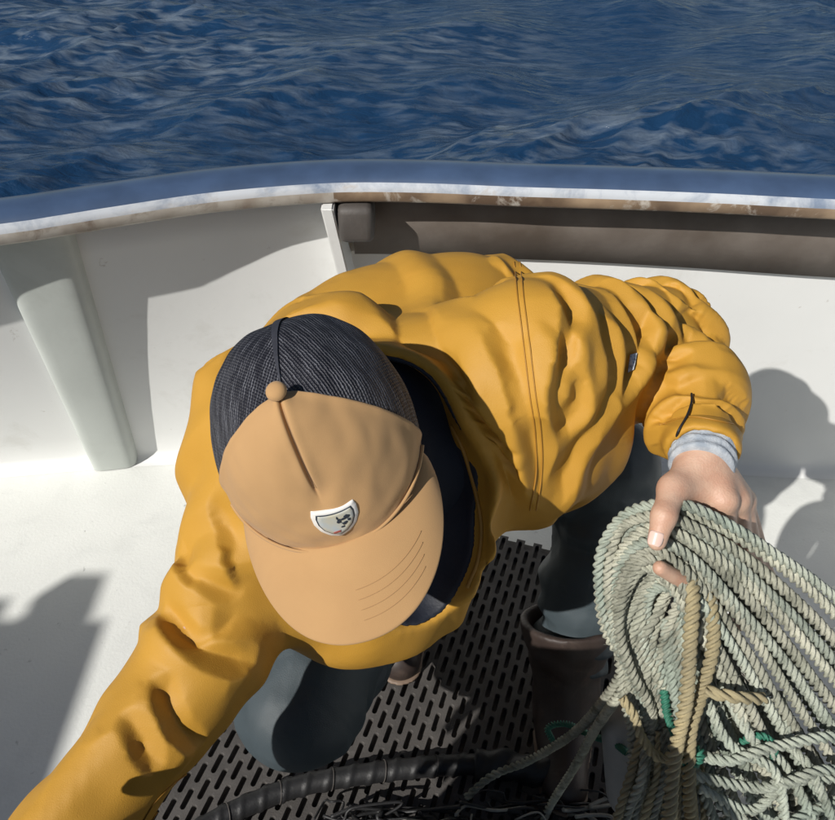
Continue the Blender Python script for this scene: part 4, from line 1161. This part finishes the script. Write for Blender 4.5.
twine('dark green twine looped over the boot', [(552, 740, 1.30), (548, 728, 1.29), (566, 724, 1.27), (592, 736, 1.22), (612, 742, 1.16), (626, 752, 1.10)], .0055)
twine('green twine knotted beside the straw rope', [(664, 690, .96), (668, 715, .95), (680, 742, .92), (700, 752, .89), (694, 764, .885), (680, 760, .89)], .0058)
twine('green twine end among the lower turns', [(740, 742, .90), (762, 736, .885), (775, 748, .885), (768, 764, .89)], .0045)
# rope heap on the deck under the coil
heap = thing('rope_heap', 'heap of coiled pale rope lying on the deck under the held coil', 'rope', (.58, .42, 0))
for k in range(26):
    lv_ = k//6; r0 = jr.uniform(.12, .26)*(1-.1*lv_); cx, cy = .60+jr.uniform(-.04, .04), .40+jr.uniform(-.04, .04); z = .012+.026*lv_+jr.uniform(0, .012)
    a0 = jr.uniform(0, 6); pts = [(cx+r0*math.cos(a0+a)*1.0, cy+r0*math.sin(a0+a)*.9, z+.008*math.sin(3*a+k)) for a in np.linspace(0, 6.1, 14)]
    adopt(rope('rope_turn', pts, RR, M['rope'] if k % 2 else M['rope_g'], None, step=.003, nv=12), heap)
# hose with wire ribs
hs = thing('black_hose', 'black ribbed rubber hose lying across the slotted mat', 'hose', tuple(PZ(380, 772, .02)))
hp_ = [PZ(x, y, .042) for x, y in ((120, 880), (190, 836), (235, 811), (300, 786), (380, 772), (440, 766), (486, 764))]
adopt(sweep('hose_body', hp_, lambda s, t: .0185+.0022*np.clip(np.sin(2*np.pi*(s/.040)+t)*3-1.6, 0, 1), M['black'], None, .003, 20), hs)
ep = [PZ(x, y, .047) for x, y in ((476, 764), (500, 765), (525, 769), (553, 771))]
adopt(sweep('end_wrap', ep, lambda s, t: .026+.003*np.sin(s*130+t*2)+.002*np.sin(t*3+s*60), M['black'], None, .004, 18), hs)
C, _ = catmull(hp_, .09)
for q in C[1:-1]:
    T = unit(C[min(len(C)-1, np.where((C == q).all(1))[0][0]+1)]-q); sd = unit(np.cross(T, A(0, 0, 1)))
    ring = [q+(sd*math.cos(a)+A(0, 0, 1)*math.sin(a))*.0200+T*.006*math.sin(a) for a in np.linspace(-.3, math.pi+.3, 14)]
    adopt(tube('wire_tie', ring, .0010, M['fender'], None, .004, 5), hs)
# dark net bunched at the bottom
net = thing('fishing_net', 'dark bunched fishing net beside the hose end', 'net', tuple(PZ(520, 815, .02)))
for k in range(46):
    x0 = jr.uniform(300, 620); y0 = 822+jr.uniform(-14, 30)-(12 if x0 > 430 else 0); pts = []
    for m in range(6):
        pts.append(PZ(x0+m*jr.uniform(6, 26), y0+jr.uniform(-13, 13), .03+jr.uniform(0, .05)))
    adopt(tube('net_cord', pts, jr.uniform(.0014, .004), M['net'] if k % 6 == 0 else M['black'], None, .005, 5), net)
for k in range(9):
    a = L3((700, 640, .90), (735, 650, .895), k/8); b = L3((722, 690, .905), (768, 690, .89), k/8)
    adopt(tube('loose_yarn', px([a, L3(a, b, .5), b], 5, .006), .0007, M['net'], None, .006, 4), coil)
# grey float under the rope
fl = thing('net_float', 'grey plastic net float half hidden under the rope coil', 'float', tuple(P(640, 730, 1.12)))
fa, fb = P(632, 722, 1.16), P(640, 790, 1.20)
v, q = mesh_sdf(lambda p: smax(cone(p, fa, fb, .045, .05), -cone(p, fa-(fb-fa), fa, .008, .008), .004), np.minimum(fa, fb)-.08, np.maximum(fa, fb)+.08, .005)
adopt(link_obj('shell', mesh_np('shell', smooth_mesh(v, q, 1), q), M['float']), fl)
